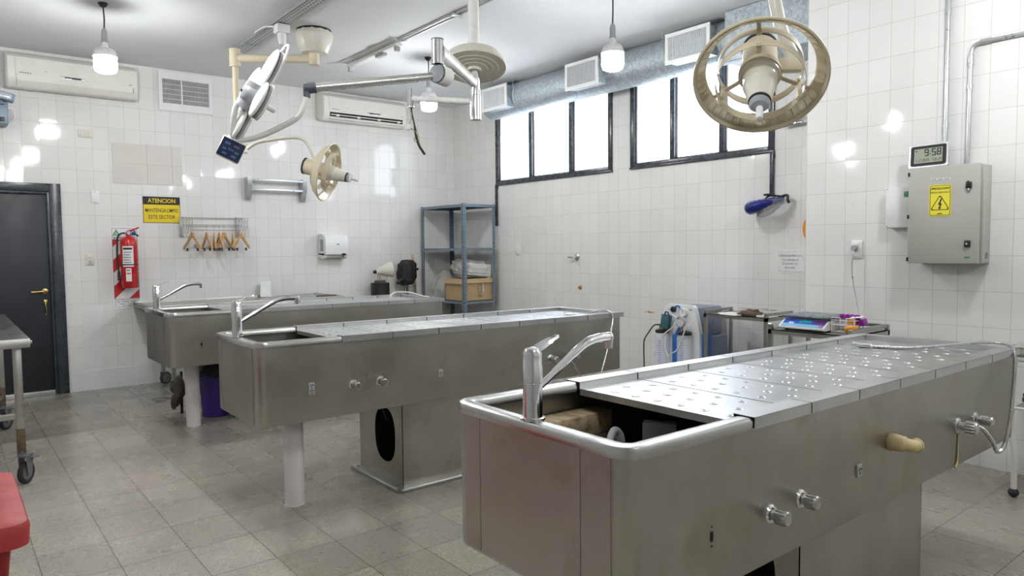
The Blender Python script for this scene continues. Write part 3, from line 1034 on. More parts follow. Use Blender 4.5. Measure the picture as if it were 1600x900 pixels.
shower_valve(t3, 1.09, 3.183, 0.678, 3.372, 0.674)
zt3 = lambda x: TOPZ - 0.009 * (x - 1.215)
h = ribbed([(3.20, 1.04, 0.68), (3.25, 1.02, 0.665), (3.335, 1.01, 0.60), (3.40, 1.01, 0.545), (3.50, 1.015, 0.555), (3.58, 1.02, 0.65), (3.68, 1.04, 0.78),
            (3.76, 1.06, 0.89), (3.80, 1.085, 0.935), (3.79, 1.12, 0.952), (3.74, 1.19, 0.955), (3.66, 1.30, 0.937), (3.58, 1.42, 0.921), (3.53, 1.52, 0.919), (3.50, 1.58, 0.919)], 0.0085)
h.build('shower_hose', 'satin', t3)
mb = MB()
mb.lathe([(0.008, -0.03), (0.011, -0.02), (0.011, 0.03), (0.019, 0.05), (0.019, 0.058), (0.004, 0.06)], (3.485, 1.60, 0.922), V(-0.35, 0.94, 0.02))
mb.build('spray_nozzle', 'chrome', t3)
mb = MB()
mb.lathe([(0.030, 0.0), (0.032, 0.006), (0.027, 0.05), (0.024, 0.055), (0.003, 0.055)], (2.575, 1.09, 0.722), -Y_)
mb.tube([(2.575, 1.06, 0.722), (2.575, 1.03, 0.722), (2.595, 1.02, 0.718), (2.622, 1.02, 0.716)], 0.022, n=16)
mb.lathe([(0.025, 0), (0.025, 0.008), (0.018, 0.009), (0.018, 0.002)], (2.612, 1.02, 0.716), X_, n=20)
mb.build('drain_elbow', 'yellow_pipe', t3)
mb = MB()
mb.tube([(3.195, 1.088, 0.655), (3.192, 1.087, 0.58), (3.188, 1.087, 0.53), (3.17, 1.088, 0.508)], [0.003, 0.0035, 0.005], n=8)
mb.build('limescale_drip', 'yellow_pipe', t3)

shower_valve(t2, 3.54, 3.17, 0.662, 3.37, 0.668)
h = ribbed([(3.27, 3.49, 0.66), (3.31, 3.47, 0.63), (3.36, 3.47, 0.56), (3.42, 3.47, 0.47), (3.50, 3.475, 0.44), (3.58, 3.48, 0.50), (3.66, 3.49, 0.66), (3.72, 3.50, 0.82), (3.745, 3.51, 0.91),
            (3.735, 3.545, 0.948), (3.69, 3.60, 0.951), (3.62, 3.66, 0.925), (3.58, 3.70, 0.916)], 0.0075, pitch=0.012, n=8)
h.build('shower_hose', 'satin', t2)
mb = MB()
mb.lathe([(0.008, -0.03), (0.011, -0.02), (0.011, 0.03), (0.019, 0.05), (0.019, 0.058), (0.004, 0.06)], (3.56, 3.73, 0.921), V(-0.6, 0.8, 0.02))
mb.build('spray_nozzle', 'chrome', t2)
mb = MB()
mb.tube([(1.66, 3.82, 0.53), (1.655, 3.82, 0.49), (1.68, 3.82, 0.465), (1.715, 3.82, 0.475), (1.72, 3.82, 0.53)], 0.009, n=8)
mb.build('drain_loop', 'rubber', t2)
mb = MB()
mb.tube([(2.055, 3.80, 0.545), (2.04, 3.79, 0.48), (2.05, 3.79, 0.42), (2.07, 3.80, 0.38)], 0.006, n=8)
mb.build('supply_cable', 'black_wire', t2)
# hose end lying on the rear table
mb = MB()
mb.tube([(3.30, 5.90, 0.945), (3.36, 6.05, 0.955), (3.45, 6.10, 0.985), (3.54, 6.00, 0.985), (3.60, 5.86, 0.955), (3.64, 5.80, 0.945)], 0.008)
mb.build('shower_hose', 'tube', t1)

# what lies in the open sink of the nearest table
mb = MB()
mb.box(1.40, 1.795, 1.695, 1.785, 0.70, 0.775, 0.004)
mb.box(1.39, 1.80, 1.69, 1.787, 0.777, 0.85, 0.004)
tag(mb.build('wooden_block', 'block_wood'), 'stained wooden block in the open sink of the nearest table', 'wooden block')
mb = MB()
mb.tube([(1.57, 1.50, 0.775), (1.61, 1.525, 0.80), (1.655, 1.55, 0.825), (1.685, 1.555, 0.815), (1.70, 1.555, 0.76), (1.70, 1.555, 0.70)], [0.009, 0.012, 0.013, 0.016, 0.020], n=14)
mb.box(1.62, 1.73, 1.50, 1.61, 0.70, 0.715, 0.004)
tag(mb.build('pipe_hook', 'grey_plastic'), 'grey bent drain pipe standing in the sink beside the wooden block', 'pipe')
mb = MB()
F = frame((1.79, 1.47, 0.70), V(0.55, -0.83, 0), V(0.83, 0.55, 0), Z_)
mb.box(-0.055, 0.055, -0.02, 0.02, 0, 0.15, 0.004, M=F)
tag(mb.build('metal_box', 'grey_plastic'), 'small grey metal box in the sink under the first lid', 'box')

# ------------------------------------------------------------------ wheeled work table along the back wall
t0 = thing('work_table', 'long low stainless work table on castors against the back wall', 'work table', (2.55, 7.9, 0))
mb = MB()
zw = 0.885
x0, x1, y0, y1 = 1.56, 3.56, 7.46, 8.28
mb.box(x0, x1, y0, y1, zw - 0.03, zw - 0.022)
for a in ((x0, x1, y0, y0 + 0.012, zw - 0.05, zw), (x0, x1, y1 - 0.012, y1, zw - 0.05, zw), (x0, x0 + 0.012, y0, y1, zw - 0.05, zw), (x1 - 0.012, x1, y0, y1, zw - 0.05, zw)):
    mb.box(*a, 0.003)
mb.build('table_top', 'steel_trolley', t0)
for (lx, ly) in ((1.80, 8.17), (3.5, 8.17), (1.75, 7.06 + 0.47), (3.5, 7.53)):
    lg = MB().box(lx - 0.018, lx + 0.018, ly - 0.018, ly + 0.018, 0.13, zw - 0.02, 0.004).build('leg', 'steel_trolley', t0)
    mb = MB()
    mb.lathe([(0.062, -0.015), (0.064, -0.010), (0.064, 0.010), (0.062, 0.015), (0.045, 0.016), (0.045, -0.016)], (lx + 0.02, ly, 0.064), V(0.45, -0.9, 0), n=24)
    wh = mb.build('wheel', 'grey_rubber', lg)
    mb = MB()
    mb.lathe([(0.045, -0.017), (0.045, 0.017), (0.012, 0.02), (0.012, -0.02)], (lx + 0.02, ly, 0.064), V(0.45, -0.9, 0), n=20)
    for s in (-1, 1):
        c = V(lx, ly, 0.10) + s * 0.022 * V(0.45, -0.9, 0)
        mb.box(-0.02, 0.045, -0.0015, 0.0015, -0.045, 0.03, M=frame(c, V(0.9, 0.45, 0), V(0.45, -0.9, 0) * -1, Z_))
    mb.build('castor_fork', 'wheel_hub', lg)
for (a, b) in (((1.80, 8.17), (3.5, 8.17)), ((1.75, 7.53), (3.5, 7.53)), ((1.80, 8.17), (1.75, 7.53)), ((3.5, 8.17), (3.5, 7.53))):
    mb = MB()
    mb.cyl((a[0], a[1], 0.28), (b[0], b[1], 0.28), 0.014, n=10)
    mb.build('rail', 'steel_trolley', t0)
mb = MB()
F = frame((2.93, 8.225, 0.866), X_, V(0.12, 0.22, 0.97).normalized(), V(0, -0.97, 0.22).normalized())
mb.prism([(-0.06, 0), (0.07, 0), (0.055, 0.185), (0.03, 0.19), (0.02, 0.182), (-0.065, 0.19), (-0.06, 0.15)], 0.006, F)
tag(mb.build('paper_sheet', 'paper'), 'white paper sheet leaning on the back wall behind the taps', 'paper')
mb = MB()
mb.box(3.36, 3.53, 7.60, 7.66, 0.8635, 0.892, 0.008)
mb.tube([(3.30, 7.63, 0.882), (3.36, 7.63, 0.884), (3.42, 7.63, 0.886), (3.535, 7.63, 0.88)], 0.012, n=8)
tag(mb.build('brush', 'brown'), 'reddish brown brush lying on the end of the work table', 'brush')

# ------------------------------------------------------------------ ceiling: pendant bulbs
def pendant(label, loc, drop=0.0):
    r = thing('pendant_bulb', label, 'light bulb', (loc[0], loc[1], HC), 'hanging LED bulbs')
    x, y = loc
    MB().lathe([(0.034, 0), (0.034, -0.012), (0.02, -0.03), (0.006, -0.034)], (x, y, HC), Z_, n=24).build('ceiling_rose', 'black', r)
    MB().tube([(x, y, HC - 0.03), (x + 0.004, y, HC - 0.12 - drop / 2), (x, y, HC - 0.205 - drop)], 0.0055, n=8).build('cord', 'black_wire', r)
    MB().lathe([(0.008, 3.155), (0.014, 3.15), (0.019, 3.135), (0.022, 3.12), (0.022, 3.06), (0.026, 3.055), (0.026, 3.047), (0.014, 3.047)], (x, y, -drop), Z_, n=24).build('socket', 'grey_plastic', r)
    mb = MB()
    mb.lathe([(0.02, 3.05), (0.022, 3.045), (0.024, 3.02), (0.036, 3.00), (0.058, 2.988), (0.074, 2.970), (0.086, 2.945), (0.086, 2.935), (0.02, 2.935)], (x, y, -drop), Z_, n=32)
    for i in range(28):
        a = 2 * PI * i / 28
        F = frame((x, y, -drop), (math.cos(a), math.sin(a), 0), (-math.sin(a), math.cos(a), 0), Z_)
        mb.prism([(0.05, 2.945), (0.078, 2.945), (0.077, 2.972), (0.064, 2.994), (0.045, 3.0)], 0.0025, F @ Matrix(((1, 0, 0, 0), (0, 0, 1, 0), (0, 1, 0, 0), (0, 0, 0, 1))))
    mb.build('heat_sink', 'white_plastic', r)
    MB().lathe([(0.078, 2.938), (0.081, 2.930), (0.083, 2.90), (0.082, 2.85), (0.074, 2.825), (0.055, 2.814), (0.02, 2.81), (0.002, 2.81)], (x, y, -drop), Z_, n=32).build('diffuser', 'bulb', r)
    return r
b0 = pendant('lit LED bulb hanging in front of the left air conditioner', (1.08, 6.40))
dup(b0, (3.96, 6.25, HC), 'lit LED bulb hanging near the right air conditioner, half hidden by the lamp arm')
pendant('lit LED bulb hanging in front of the round duct', (3.965, 3.71), 0.09)
for q in ((1.05, 3.9), (1.05, 1.4), (4.0, 1.1), (-1.2, 5.6), (1.05, -1.1), (4.2, -1.0)):  # the pair behind the camera is added to brighten the near end
    dup(b0, (q[0], q[1], HC), 'lit LED bulb out of view, from the hanging set with its added pair at the near end')

# perforated channel under the ceiling with a lamp holder on it
r = thing('cable_channel', 'grey perforated steel channel running along the ceiling', 'cable channel', (2.34, 5.0, HC))
mb = MB()
ya, yb = 0.6, 7.06
mb.box(2.275, 2.395, ya, yb, HC - 0.035, HC - 0.032)
mb.box(2.275, 2.278, ya, yb, HC - 0.035, HC)
mb.box(2.392, 2.395, ya, yb, HC - 0.035, HC)
for yy in (6.72, 4.9, 3.1):
    mb.box(2.262, 2.408, yy - 0.012, yy + 0.012, HC - 0.039, HC - 0.034)
mb.map(lambda c: V(c.x, c.y, c.z - 0.003)).build('channel', 'perforated', r)

r = thing('lamp_holder', 'white ceiling box with an empty lamp holder under the perforated channel', 'lamp holder', (2.335, 5.97, HC - 0.035))
MB().box(2.28, 2.39, 5.92, 6.02, 3.235, 3.306, 0.006).build('junction_box', 'white_plastic', r)
MB().lathe([(0.034, 3.235), (0.036, 3.205), (0.033, 3.175), (0.026, 3.15), (0.02, 3.143), (0.018, 3.15), (0.018, 3.2)], (2.335, 5.97, 0), Z_, n=10).build('holder', 'white_plastic', r)
MB().tube([(2.275, 6.0, 3.29), (2.25, 6.06, 3.30), (2.255, 6.2, 3.325), (2.258, 6.4, 3.332)], 0.007, n=8).build('cable', 'white_plastic', r)

# batten light with conduit
r = thing('batten_light', 'unlit white tube batten fixed to the ceiling beside the grey conduit', 'ceiling light', (3.41, 6.38, HC))
F = frame((3.41, 5.86, HC), X_, Z_, -Y_)
mb = MB()
mb.prism([(-0.075, -0.005), (-0.03, -0.02), (0.03, -0.02), (0.075, -0.005), (0.075, 0), (-0.075, 0)], -1.05, F)
mb.build('reflector', 'white_plastic', r)
MB().box(3.375, 3.445, 5.88, 6.90, HC - 0.058, HC - 0.028, 0.004).build('housing', 'white_plastic', r)
mb = MB()
mb.box(3.385, 3.435, 5.90, 5.93, HC - 0.10, HC - 0.05, 0.004)
mb.box(3.385, 3.435, 6.86, 6.89, HC - 0.10, HC - 0.05, 0.004)
mb.build('tube_holder', 'grey_plastic', r)
MB().box(3.385, 3.435, 6.15, 6.30, HC - 0.085, HC - 0.056, 0.004).build('starter_box', 'grey_plastic', r)
r = thing('ceiling_conduit', 'pair of thin grey conduits running along the ceiling from the batten', 'conduit', (3.42, 4.5, HC))
for xx in (3.39, 3.435):
    MB().cyl((xx, 0.6, HC - 0.012), (xx, 5.86, HC - 0.012), 0.008, n=12).build('pipe', 'conduit', r)
for yy in (4.93, 2.9):
    MB().box(3.365, 3.465, yy - 0.012, yy + 0.012, HC - 0.03, HC, 0.003).build('clip', 'conduit', r)

# ------------------------------------------------------------------ round duct with its outlets
r = thing('air_duct', 'galvanised round air duct running above the windows', 'air duct', (5.40, 5.2, 2.98))
DXc, DZc, DR = 5.40, 3.163, 0.18
mb = MB()
mb.cyl((DXc, 7.06, DZc), (DXc, 3.55, DZc), DR, n=48)
for yy in (6.45, 6.06, 4.75, 4.36, 3.66):
    mb.ring([(DR, -0.008), (DR + 0.004, -0.003), (DR + 0.004, 0.003), (DR, 0.008)], (DXc, yy, DZc), Y_)
mb.cyl((DXc, 7.06, DZc), (DXc, 7.10, DZc), DR, DR - 0.03, n=48)
mb.build('round_duct', 'duct', r)
MB().box(5.16, 5.655, 2.80, 3.57, 2.93, HC - 0.004, 0.006, seg=1).build('plenum_box', 'duct', r)
for yy in (6.68, 5.23, 3.925):
    mb = MB()
    mb.box(5.135, 5.42, yy - 0.215, yy + 0.215, 3.035, 3.275)
    nb = mb.build('outlet_box', 'duct', r)
    F = frame((5.137, yy, 3.155), -Y_, Z_, -X_)
    mb = MB()
    o = [(-.235, -.133), (.235, -.133), (.235, .133), (-.235, .133)]
    i4 = [(-.203, -.102), (.203, -.102), (.203, .102), (-.203, .102)]
    mb.holed(o, i4, 0.014, F)
    for sx, sy in ((-.218, -.117), (.218, -.117), (.218, .117), (-.218, .117)):
        mb.lathe([(0.006, 0.014), (0.004, 0.017), (0.0005, 0.017)], F @ V(sx, sy, 0), F.to_3x3() @ Z_, n=8)
    nn = 22
    for q in range(nn):
        x = -.203 + .406 * (q + .5) / nn
        G = F @ Matrix.Translation((x, 0, 0.006)) @ Matrix.Rotation(1.35, 4, 'Y')
        mb.box(-0.0048, 0.0048, -.102, .102, -0.0008, 0.0008, M=G)
    mb.build('grille', 'grille', nb)
    mb = MB()
    mb.box(-.203, .203, -.102, .102, -0.012, -0.008, M=F @ Matrix.Translation((0, 0, 0.006)))
    mb.build('grille_interior', 'grille_shade', nb)
for yy in (6.42, 4.25):
    mb = MB()
    mb.tube([(5.20, yy, HC - 0.001), (5.205, yy, 3.25), (5.222, yy, 3.16), (5.27, yy, 3.03), (5.40, yy, 2.979), (5.53, yy, 3.03)], 0.0035, n=6)
    mb.build('hanger_wire', 'rail', r)

# ------------------------------------------------------------------ old cream surgical lamps
def lamp_head(root, c, n, up):
    """ring reflector with hoops, spokes, housing and glass handle; n points to the light's front"""
    n = Vector(n).normalized()
    u = Vector(up)
    u = (u - n * u.dot(n)).normalized()
    w = n.cross(u)
    F = frame(c, w, u, n)
    mb = MB()
    mb.ring([(0.212, -0.030), (0.216, -0.034), (0.262, 0.030), (0.262, 0.038), (0.256, 0.040), (0.250, 0.034), (0.214, -0.014)], c, n, n=72)
    ring = mb.build('reflector_ring', 'lamp_cream', root)
    mb = MB()
    random.seed(11)
    for i in range(46):
        if random.random() < 0.10:
            continue
        a0, a1 = 2 * PI * i / 46 + 0.006, 2 * PI * (i + 1) / 46 - 0.006
        k0, k1 = 0.12, 0.90
        P = lambda a, k: F @ V((0.2128 + (0.2485 - 0.2128) * k) * math.cos(a), (0.2128 + (0.2485 - 0.2128) * k) * math.sin(a), -0.0125 + (0.034 + 0.0125) * k)
        mb.face([P(a0, k0), P(a1, k0), P(a1, k1), P(a0, k1)])
    mb.build('mirror_facets', 'mirror', ring)
    for rr, zz in ((0.165, -0.045), (0.170, 0.058)):
        mb = MB()
        mb.ring([(rr, -0.022), (rr + 0.0025, -0.022), (rr + 0.0025, 0.022), (rr, 0.022)], Vector(c) + n * zz, n, n=64)
        mb.build('inner_hoop', 'lamp_cream', root)
    for i in range(3):
        a = PI / 2 + 0.10 + i * 2 * PI / 3
        dx, dy = math.cos(a), math.sin(a)
        G = F @ frame((0, 0, 0), (dx, dy, 0), (-dy, dx, 0), (0, 0, 1))
        mb = MB()
        mb.box(0.06, 0.218, -0.008, 0.008, -0.028, -0.022, M=G)
        mb.box(0.160, 0.178, -0.010, 0.010, -0.05, 0.075, M=G)
        mb.build('spoke', 'lamp_cream', root)
    p = lambda z: Vector(c) + n * z
    mb = MB()
    mb.lathe([(0.066, -0.185), (0.070, -0.178), (0.070, -0.02), (0.082, -0.015), (0.084, 0.015), (0.078, 0.02)], c, n, n=40)
    hs = mb.build('housing', 'lamp_cream', root)
    mb = MB()
    mb.ring([(0.064, -0.196), (0.073, -0.196), (0.073, -0.182), (0.064, -0.182)], c, n)
    mb.lathe([(0.064, -0.194), (0.05, -0.192), (0.001, -0.192)], c, n)
    mb.build('rear_cap', 'rubber', hs)
    mb = MB()
    mb.lathe([(0.080, 0.018), (0.078, 0.03), (0.070, 0.034), (0.066, 0.05), (0.064, 0.095), (0.060, 0.10), (0.044, 0.195), (0.042, 0.198)], c, n, n=40)
    mb.build('cone', 'lamp_pale', hs)
    mb = MB()
    mb.lathe([(0.0435, 0.196), (0.0435, 0.206), (0.036, 0.208)], c, n, n=32)
    mb.build('gasket', 'rubber', hs)
    mb = MB()
    mb.lathe([(0.038, 0.205), (0.041, 0.212), (0.040, 0.232), (0.034, 0.240), (0.016, 0.243)], c, n, n=32)
    mb.build('glass_cap', 'jar', hs)
    mb = MB()
    mb.lathe([(0.013, 0.238), (0.013, 0.30), (0.011, 0.308), (0.004, 0.311)], c, n, n=20)
    mb.build('handle', 'white_plastic', hs)
    return F

# far lamp
s = thing('surgical_lamp', 'small cream surgical lamp on the far arm, seen side-on above the coat hangers', 'surgical lamp', (2.67, 6.08, HC), 'cream surgical lamps')
mb = MB()
mb.lathe([(0.14, HC), (0.155, HC - 0.02), (0.165, HC - 0.045), (0.165, HC - 0.06), (0.158, HC - 0.10), (0.12, HC - 0.20), (0.115, HC - 0.205), (0.001, HC - 0.205)], (2.67, 6.085, 0), Z_, n=12)
mb.build('ceiling_canopy', 'lamp_pale', s)
mb = MB()
mb.lathe([(0.15, HC), (0.15, HC - 0.028), (0.11, HC - 0.03)], (2.67, 6.085, 0), Z_, n=20)
mb.build('mounting_plate', 'hole', s)
mb = MB()
mb.cyl((2.665, 6.085, 3.15), (2.665, 6.085, 3.045), 0.046, n=24)
mb.cyl((2.665, 6.085, 3.10), (2.11, 6.497, 3.105), 0.036, n=24)
mb.cyl((2.11, 6.497, 3.185), (2.11, 6.497, 3.04), 0.047, n=24)
mb.cyl((2.11, 6.497, 3.04), (2.11, 6.497, 3.03), 0.050, n=24)
mb.build('horizontal_arm', 'lamp_cream', s)
mb = MB()
mb.cyl((2.11, 6.497, 3.04), (2.10, 6.475, 2.30), 0.026, n=20)
mb.build('drop_tube', 'lamp_cream', s)
mb = MB()
mb.tube([(2.10, 6.475, 2.345), (2.10, 6.45, 2.30), (2.145, 6.41, 2.285), (2.165, 6.395, 2.28)], 0.020, n=14)
mb.tube([(2.10, 6.47, 2.30), (2.15, 6.41, 2.30), (2.20, 6.365, 2.345), (2.26, 6.32, 2.372), (2.40, 6.21, 2.397), (2.51, 6.12, 2.402), (2.565, 6.075, 2.365), (2.60, 6.035, 2.27), (2.625, 6.01, 2.17)], 0.0165, n=14)
mb.build('swan_neck', 'lamp_pale', s)
lamp_head(s, (2.685, 5.955, 2.10), (0.70, -0.66, -0.273), Z_)

# near lamp
s = thing('surgical_lamp', 'large cream surgical lamp hanging in front of the duct, nearest the camera', 'surgical lamp', (2.80, 1.72, HC), 'cream surgical lamps')
mb = MB()
mb.lathe([(0.14, HC), (0.16, HC - 0.03), (0.165, HC - 0.06), (0.12, HC - 0.20), (0.115, HC - 0.205), (0.001, HC - 0.205)], (2.80, 1.72, 0), Z_, n=24)
mb.build('ceiling_canopy', 'lamp_pale', s)
mb = MB()
mb.tube([(2.80, 1.72, HC - 0.2), (2.805, 1.715, 2.80), (2.812, 1.705, 2.52), (2.824, 1.69, 2.40), (2.838, 1.672, 2.31), (2.862, 1.645, 2.225), (2.872, 1.632, 2.19)], 0.0265, n=20)
mb.build('drop_tube', 'lamp_pale', s)
mb = MB()
F = frame((2.862, 1.645, 2.185), V(0.78, -0.626, 0), V(0.626, 0.78, 0), Z_)
mb.box(-0.20, 0.045, -0.03, 0.03, -0.035, 0.02, 0.008, M=F)
mb.build('yoke', 'lamp_cream', s)
lamp_head(s, (2.622, 1.645, 2.11), (-0.603, -0.379, -0.702), V(0, 0.1, 1))

# ------------------------------------------------------------------ white operating light on a ceiling column
s = thing('operating_light', 'white operating light with petal head on a long jointed arm from the ceiling', 'operating light', (2.75, 3.79, HC))
hx, hy = 2.75, 3.79
MB().lathe([(0.10, HC), (0.10, HC - 0.02), (0.038, HC - 0.03), (0.036, HC - 0.04), (0.036, 2.60)], (hx, hy, 0), Z_, n=32).build('ceiling_column', 'lamp_white', s)
tn = V(0.625 * 0.27, 0.778 * 0.27, 0.962)
mb = MB()
mb.lathe([(0.05, 0.055), (0.16, 0.05), (0.178, 0.042), (0.205, -0.005), (0.212, -0.022), (0.208, -0.03), (0.160, -0.033), (0.158, -0.036), (0.125, -0.036), (0.123, -0.039), (0.09, -0.039), (0.088, -0.042), (0.05, -0.044), (0.045, -0.06), (0.001, -0.06)], (hx, hy, 2.605), tn, n=64)
mb.build('canopy_disc', 'lamp_pale', s)
mb = MB()
mb.cyl((hx, hy - 0.005, 2.56), (hx, hy - 0.01, 2.43), 0.030, n=28)
mb.cyl((hx, hy - 0.01, 2.435), (hx, hy - 0.01, 2.40), 0.036, n=28)
mb.cyl((hx, hy - 0.01, 2.398), (hx, hy - 0.01, 2.262), 0.0365, n=28)
mb.build('hub_joint', 'chrome', s)
mb = MB()
mb.cyl((hx, hy - 0.01, 2.262), (hx, hy - 0.01, 2.243), 0.037, n=28)
mb.build('hub_cap', 'satin', s)
k = V(2.30, 3.50, 2.53)
mb = MB()
a0, a1 = V(hx, hy - 0.01, 2.475), V(2.30, 3.505, 2.545)
F = frame(a0, (a1 - a0).normalized(), V(0, 0, 1).cross((a1 - a0).normalized()).normalized(), Z_)
L = (a1 - a0).length
mb.loft([[(x, y, z) for y, z in rrect(-hw, hw, -hh, hh, min(hw, hh) * .8, 4)] for x, hw, hh in ((-0.01, 0.018, 0.026), (0.03, 0.024, 0.032), (L, 0.032, 0.042))], M=F)
mb.build('horizontal_arm', 'lamp_white', s)
mb = MB()
mb.cyl((2.288, 3.509, 2.475), (2.288, 3.509, 2.612), 0.035, n=28)
kn = mb.build('elbow_column', 'chrome', s)
MB().cyl((2.288, 3.509, 2.612), (2.288, 3.509, 2.618), 0.036, n=28).build('column_cap', 'dark_cap', kn)
dn = V(-0.921, -0.348, 0.055).normalized()
kc = V(2.286, 3.507, 2.421)
mb = MB()
mb.cyl(kc + dn * 0.002, kc - dn * 0.085, 0.056, n=36)
mb.cyl(kc - dn * 0.085, kc - dn * 0.11, 0.056, 0.03, n=36)
el = mb.build('elbow_drum', 'lamp_white', s)
MB().lathe([(0.0545, 0.0), (0.0545, 0.008), (0.051, 0.012), (0.001, 0.012)], kc, dn, n=36).build('drum_cap', 'dark_cap', el)
mb = MB()
A, B = kc - dn * 0.045, V(1.640, 3.805, 2.308)
mb.cyl(A, B, 0.0225, 0.0255, n=28)
mb.build('spring_arm', 'arm_metal', s)
mb = MB()
dd = (B - A).normalized()
mb.cyl(B - dd * 0.03, B + dd * 0.012, 0.030, n=24)
mb.cyl(B + dd * 0.005, B + dd * 0.035, 0.024, n=24)
mb.cyl(B + dd * 0.02 + Z_ * 0.02, B + dd * 0.02 - Z_ * 0.05, 0.02, n=20)
mb.build('wrist_joint', 'dark_cap', s)
mb = MB()
mb.tube([B + dd * 0.02 - Z_ * 0.03, V(1.600, 3.815, 2.20), V(1.568, 3.835, 2.14), V(1.47, 3.91, 2.075), V(1.395, 3.965, 2.038), V(1.325, 4.005, 2.020), V(1.285, 4.03, 2.012)], 0.0155, n=16)
mb.build('bent_tube', 'lamp_white', s)
pu, pv = V(0.85, -0.25, -0.42).normalized(), V(0.45, -0.10, 0.875)
pv = (pv - pu * pv.dot(pu)).normalized()
pn = pu.cross(pv)
F = frame((1.270, 4.02, 1.968), pu, pv, pn) @ Matrix.Scale(1.22, 4)
mb = MB()
mb.box(-0.052, 0.052, -0.048, 0.050, -0.03, 0.006, 0.008, M=F)
cp = mb.build('control_box', 'lamp_white', s)
MB().box(-0.050, 0.050, -0.046, 0.040, 0.004, 0.0085, 0.003, M=F, seg=1).build('control_panel', 'panel_dark', cp)
mb = MB()
for (x0, x1, y0, y1) in ((-.036, -.012, .012, .024), (.004, .03, .012, .022), (-.012, .012, -.010, .0), (-.036, -.018, -.014, -.004), (.018, .036, -.014, -.004), (-.03, -.01, -.034, -.024), (.01, .032, -.034, -.024)):
    mb.box(x0, x1, y0, y1, 0.0085, 0.009, M=F)
mb.build('panel_keys', 'panel_led', cp)
hc = V(1.375, 3.955, 2.255)
ha, hn = V(0.389, -0.317, 0.865).normalized(), V(0.92, 0.09, -0.382)
hn = (hn - ha * hn.dot(ha)).normalized()
hw = ha.cross(hn)
mb = MB()
mb.tube([V(1.285, 4.025, 2.02), V(1.295, 4.015, 2.06) - hn * 0.02, V(1.318, 3.995, 2.13) - hn * 0.04, V(1.335, 3.98, 2.19) - hn * 0.045, hc - ha * 0.045 - hn * 0.03], 0.0155, n=16)
mb.build('head_stem', 'lamp_white', s)
F = frame(hc, ha, hw, hn)
mb = MB()
mb.lathe([(0.002, -0.055), (0.035, -0.05), (0.052, -0.035), (0.068, 0.0), (0.068, 0.02), (0.05, 0.028), (0.002, 0.03)], hc - hn * 0.012, hn, n=32)
mb.cyl(hc - ha * 0.085 - hn * 0.01, hc + ha * 0.07 - hn * 0.01, 0.046, 0.052, n=24)
mb.build('head_body', 'lamp_grey', s)
MB().cyl(hc - hn * 0.06, hc - hn * 0.072, 0.007, n=12).build('head_screw', 'hole', s)
mb = MB()
mb.ring([(0.028, -0.012), (0.037, -0.012), (0.037, 0.012), (0.028, 0.012)], hc - ha * 0.055 - hn * 0.022, V(ha * 0.4 + hn), n=28)
mb.build('pivot_ring', 'dark_cap', s)
for oa, ow, la, lw in ((0.165, -0.005, 0.125, 0.070), (-0.165, 0.0, 0.105, 0.055), (-0.005, 0.125, 0.165, 0.072), (0.0, -0.105, 0.105, 0.055)):
    c = V(oa, ow, 0)
    mb = MB()
    mb.ball((0, 0, 0), 1.0, 14, M=F @ Matrix.Translation(c) @ Matrix.Diagonal((la, lw, 0.020, 1)))
    pt = mb.build('petal', 'lamp_white', s)
    mb = MB()
    mb.prism(ellipse(0, 0, la * .97, lw * .97, 40), 0.010, F @ Matrix.Translation(c + V(0, 0, 0.014)))
    mb.build('lens_ring', 'lamp_grey', pt)
    mb = MB()
    mb.prism(ellipse(0, 0, la * .99, lw * .99, 40), 0.014, F @ Matrix.Translation(c + V(0, 0, 0.026)))
    mb.build('front_bezel', 'lamp_white', pt)
mb = MB()
lp = [F @ V(0.165 + 0.135 * 1.28 * math.cos(a), 0.005 + 0.07 * math.sin(a), 0.036) for a in [(-1.2 + 2.4 * i / 14) for i in range(15)]]
mb.tube(lp, 0.007, n=8)
mb.build('grab_rail', 'lamp_white', s)
MB().lathe([(0.022, 0.03), (0.016, 0.04), (0.014, 0.06), (0.017, 0.15), (0.015, 0.16), (0.002, 0.162)], hc + hw * 0.06 - ha * 0.01, hn, n=20).build('sterile_handle', 'lamp_white', s)
# second, empty arm with its cut cable
mb = MB()
mb.cyl((hx, hy - 0.01, 2.36), (2.64, 4.385, 2.468), 0.0205, n=20)
mb.build('empty_arm', 'lamp_white', s)
mb = MB()
mb.lathe([(0.024, 2.535), (0.026, 2.53), (0.026, 2.425), (0.028, 2.422), (0.028, 2.405), (0.02, 2.40), (0.001, 2.40)], (2.633, 4.39, 0), Z_, n=24)
mb.build('arm_end', 'chrome', s)
mb = MB()
mb.tube([(2.633, 4.39, 2.41), (2.640, 4.385, 2.35), (2.650, 4.375, 2.28), (2.655, 4.37, 2.22), (2.668, 4.35, 2.14), (2.70, 4.325, 2.075)], [0.005, 0.006, 0.008, 0.009, 0.009], n=8)
cb = mb.build('cut_cable', 'black_wire', s)
mb = MB()
mb.tube([(2.625, 4.39, 2.41), (2.628, 4.385, 2.33), (2.618, 4.39, 2.27), (2.648, 4.37, 2.24), (2.665, 4.36, 2.20), (2.650, 4.365, 2.165), (2.640, 4.37, 2.19), (2.665, 4.35, 2.16)], 0.0035, n=6)
mb.tube([(2.642, 4.385, 2.41), (2.634, 4.385, 2.34), (2.655, 4.37, 2.27), (2.668, 4.355, 2.21), (2.672, 4.345, 2.15), (2.695, 4.33, 2.10)], 0.0028, n=6)
mb.build('loose_wires', 'wire', cb)
mb = MB()
mb.box(2.592, 2.622, 4.378, 4.398, 2.245, 2.285, 0.005)
mb.build('wire_connector', 'paper', cb)

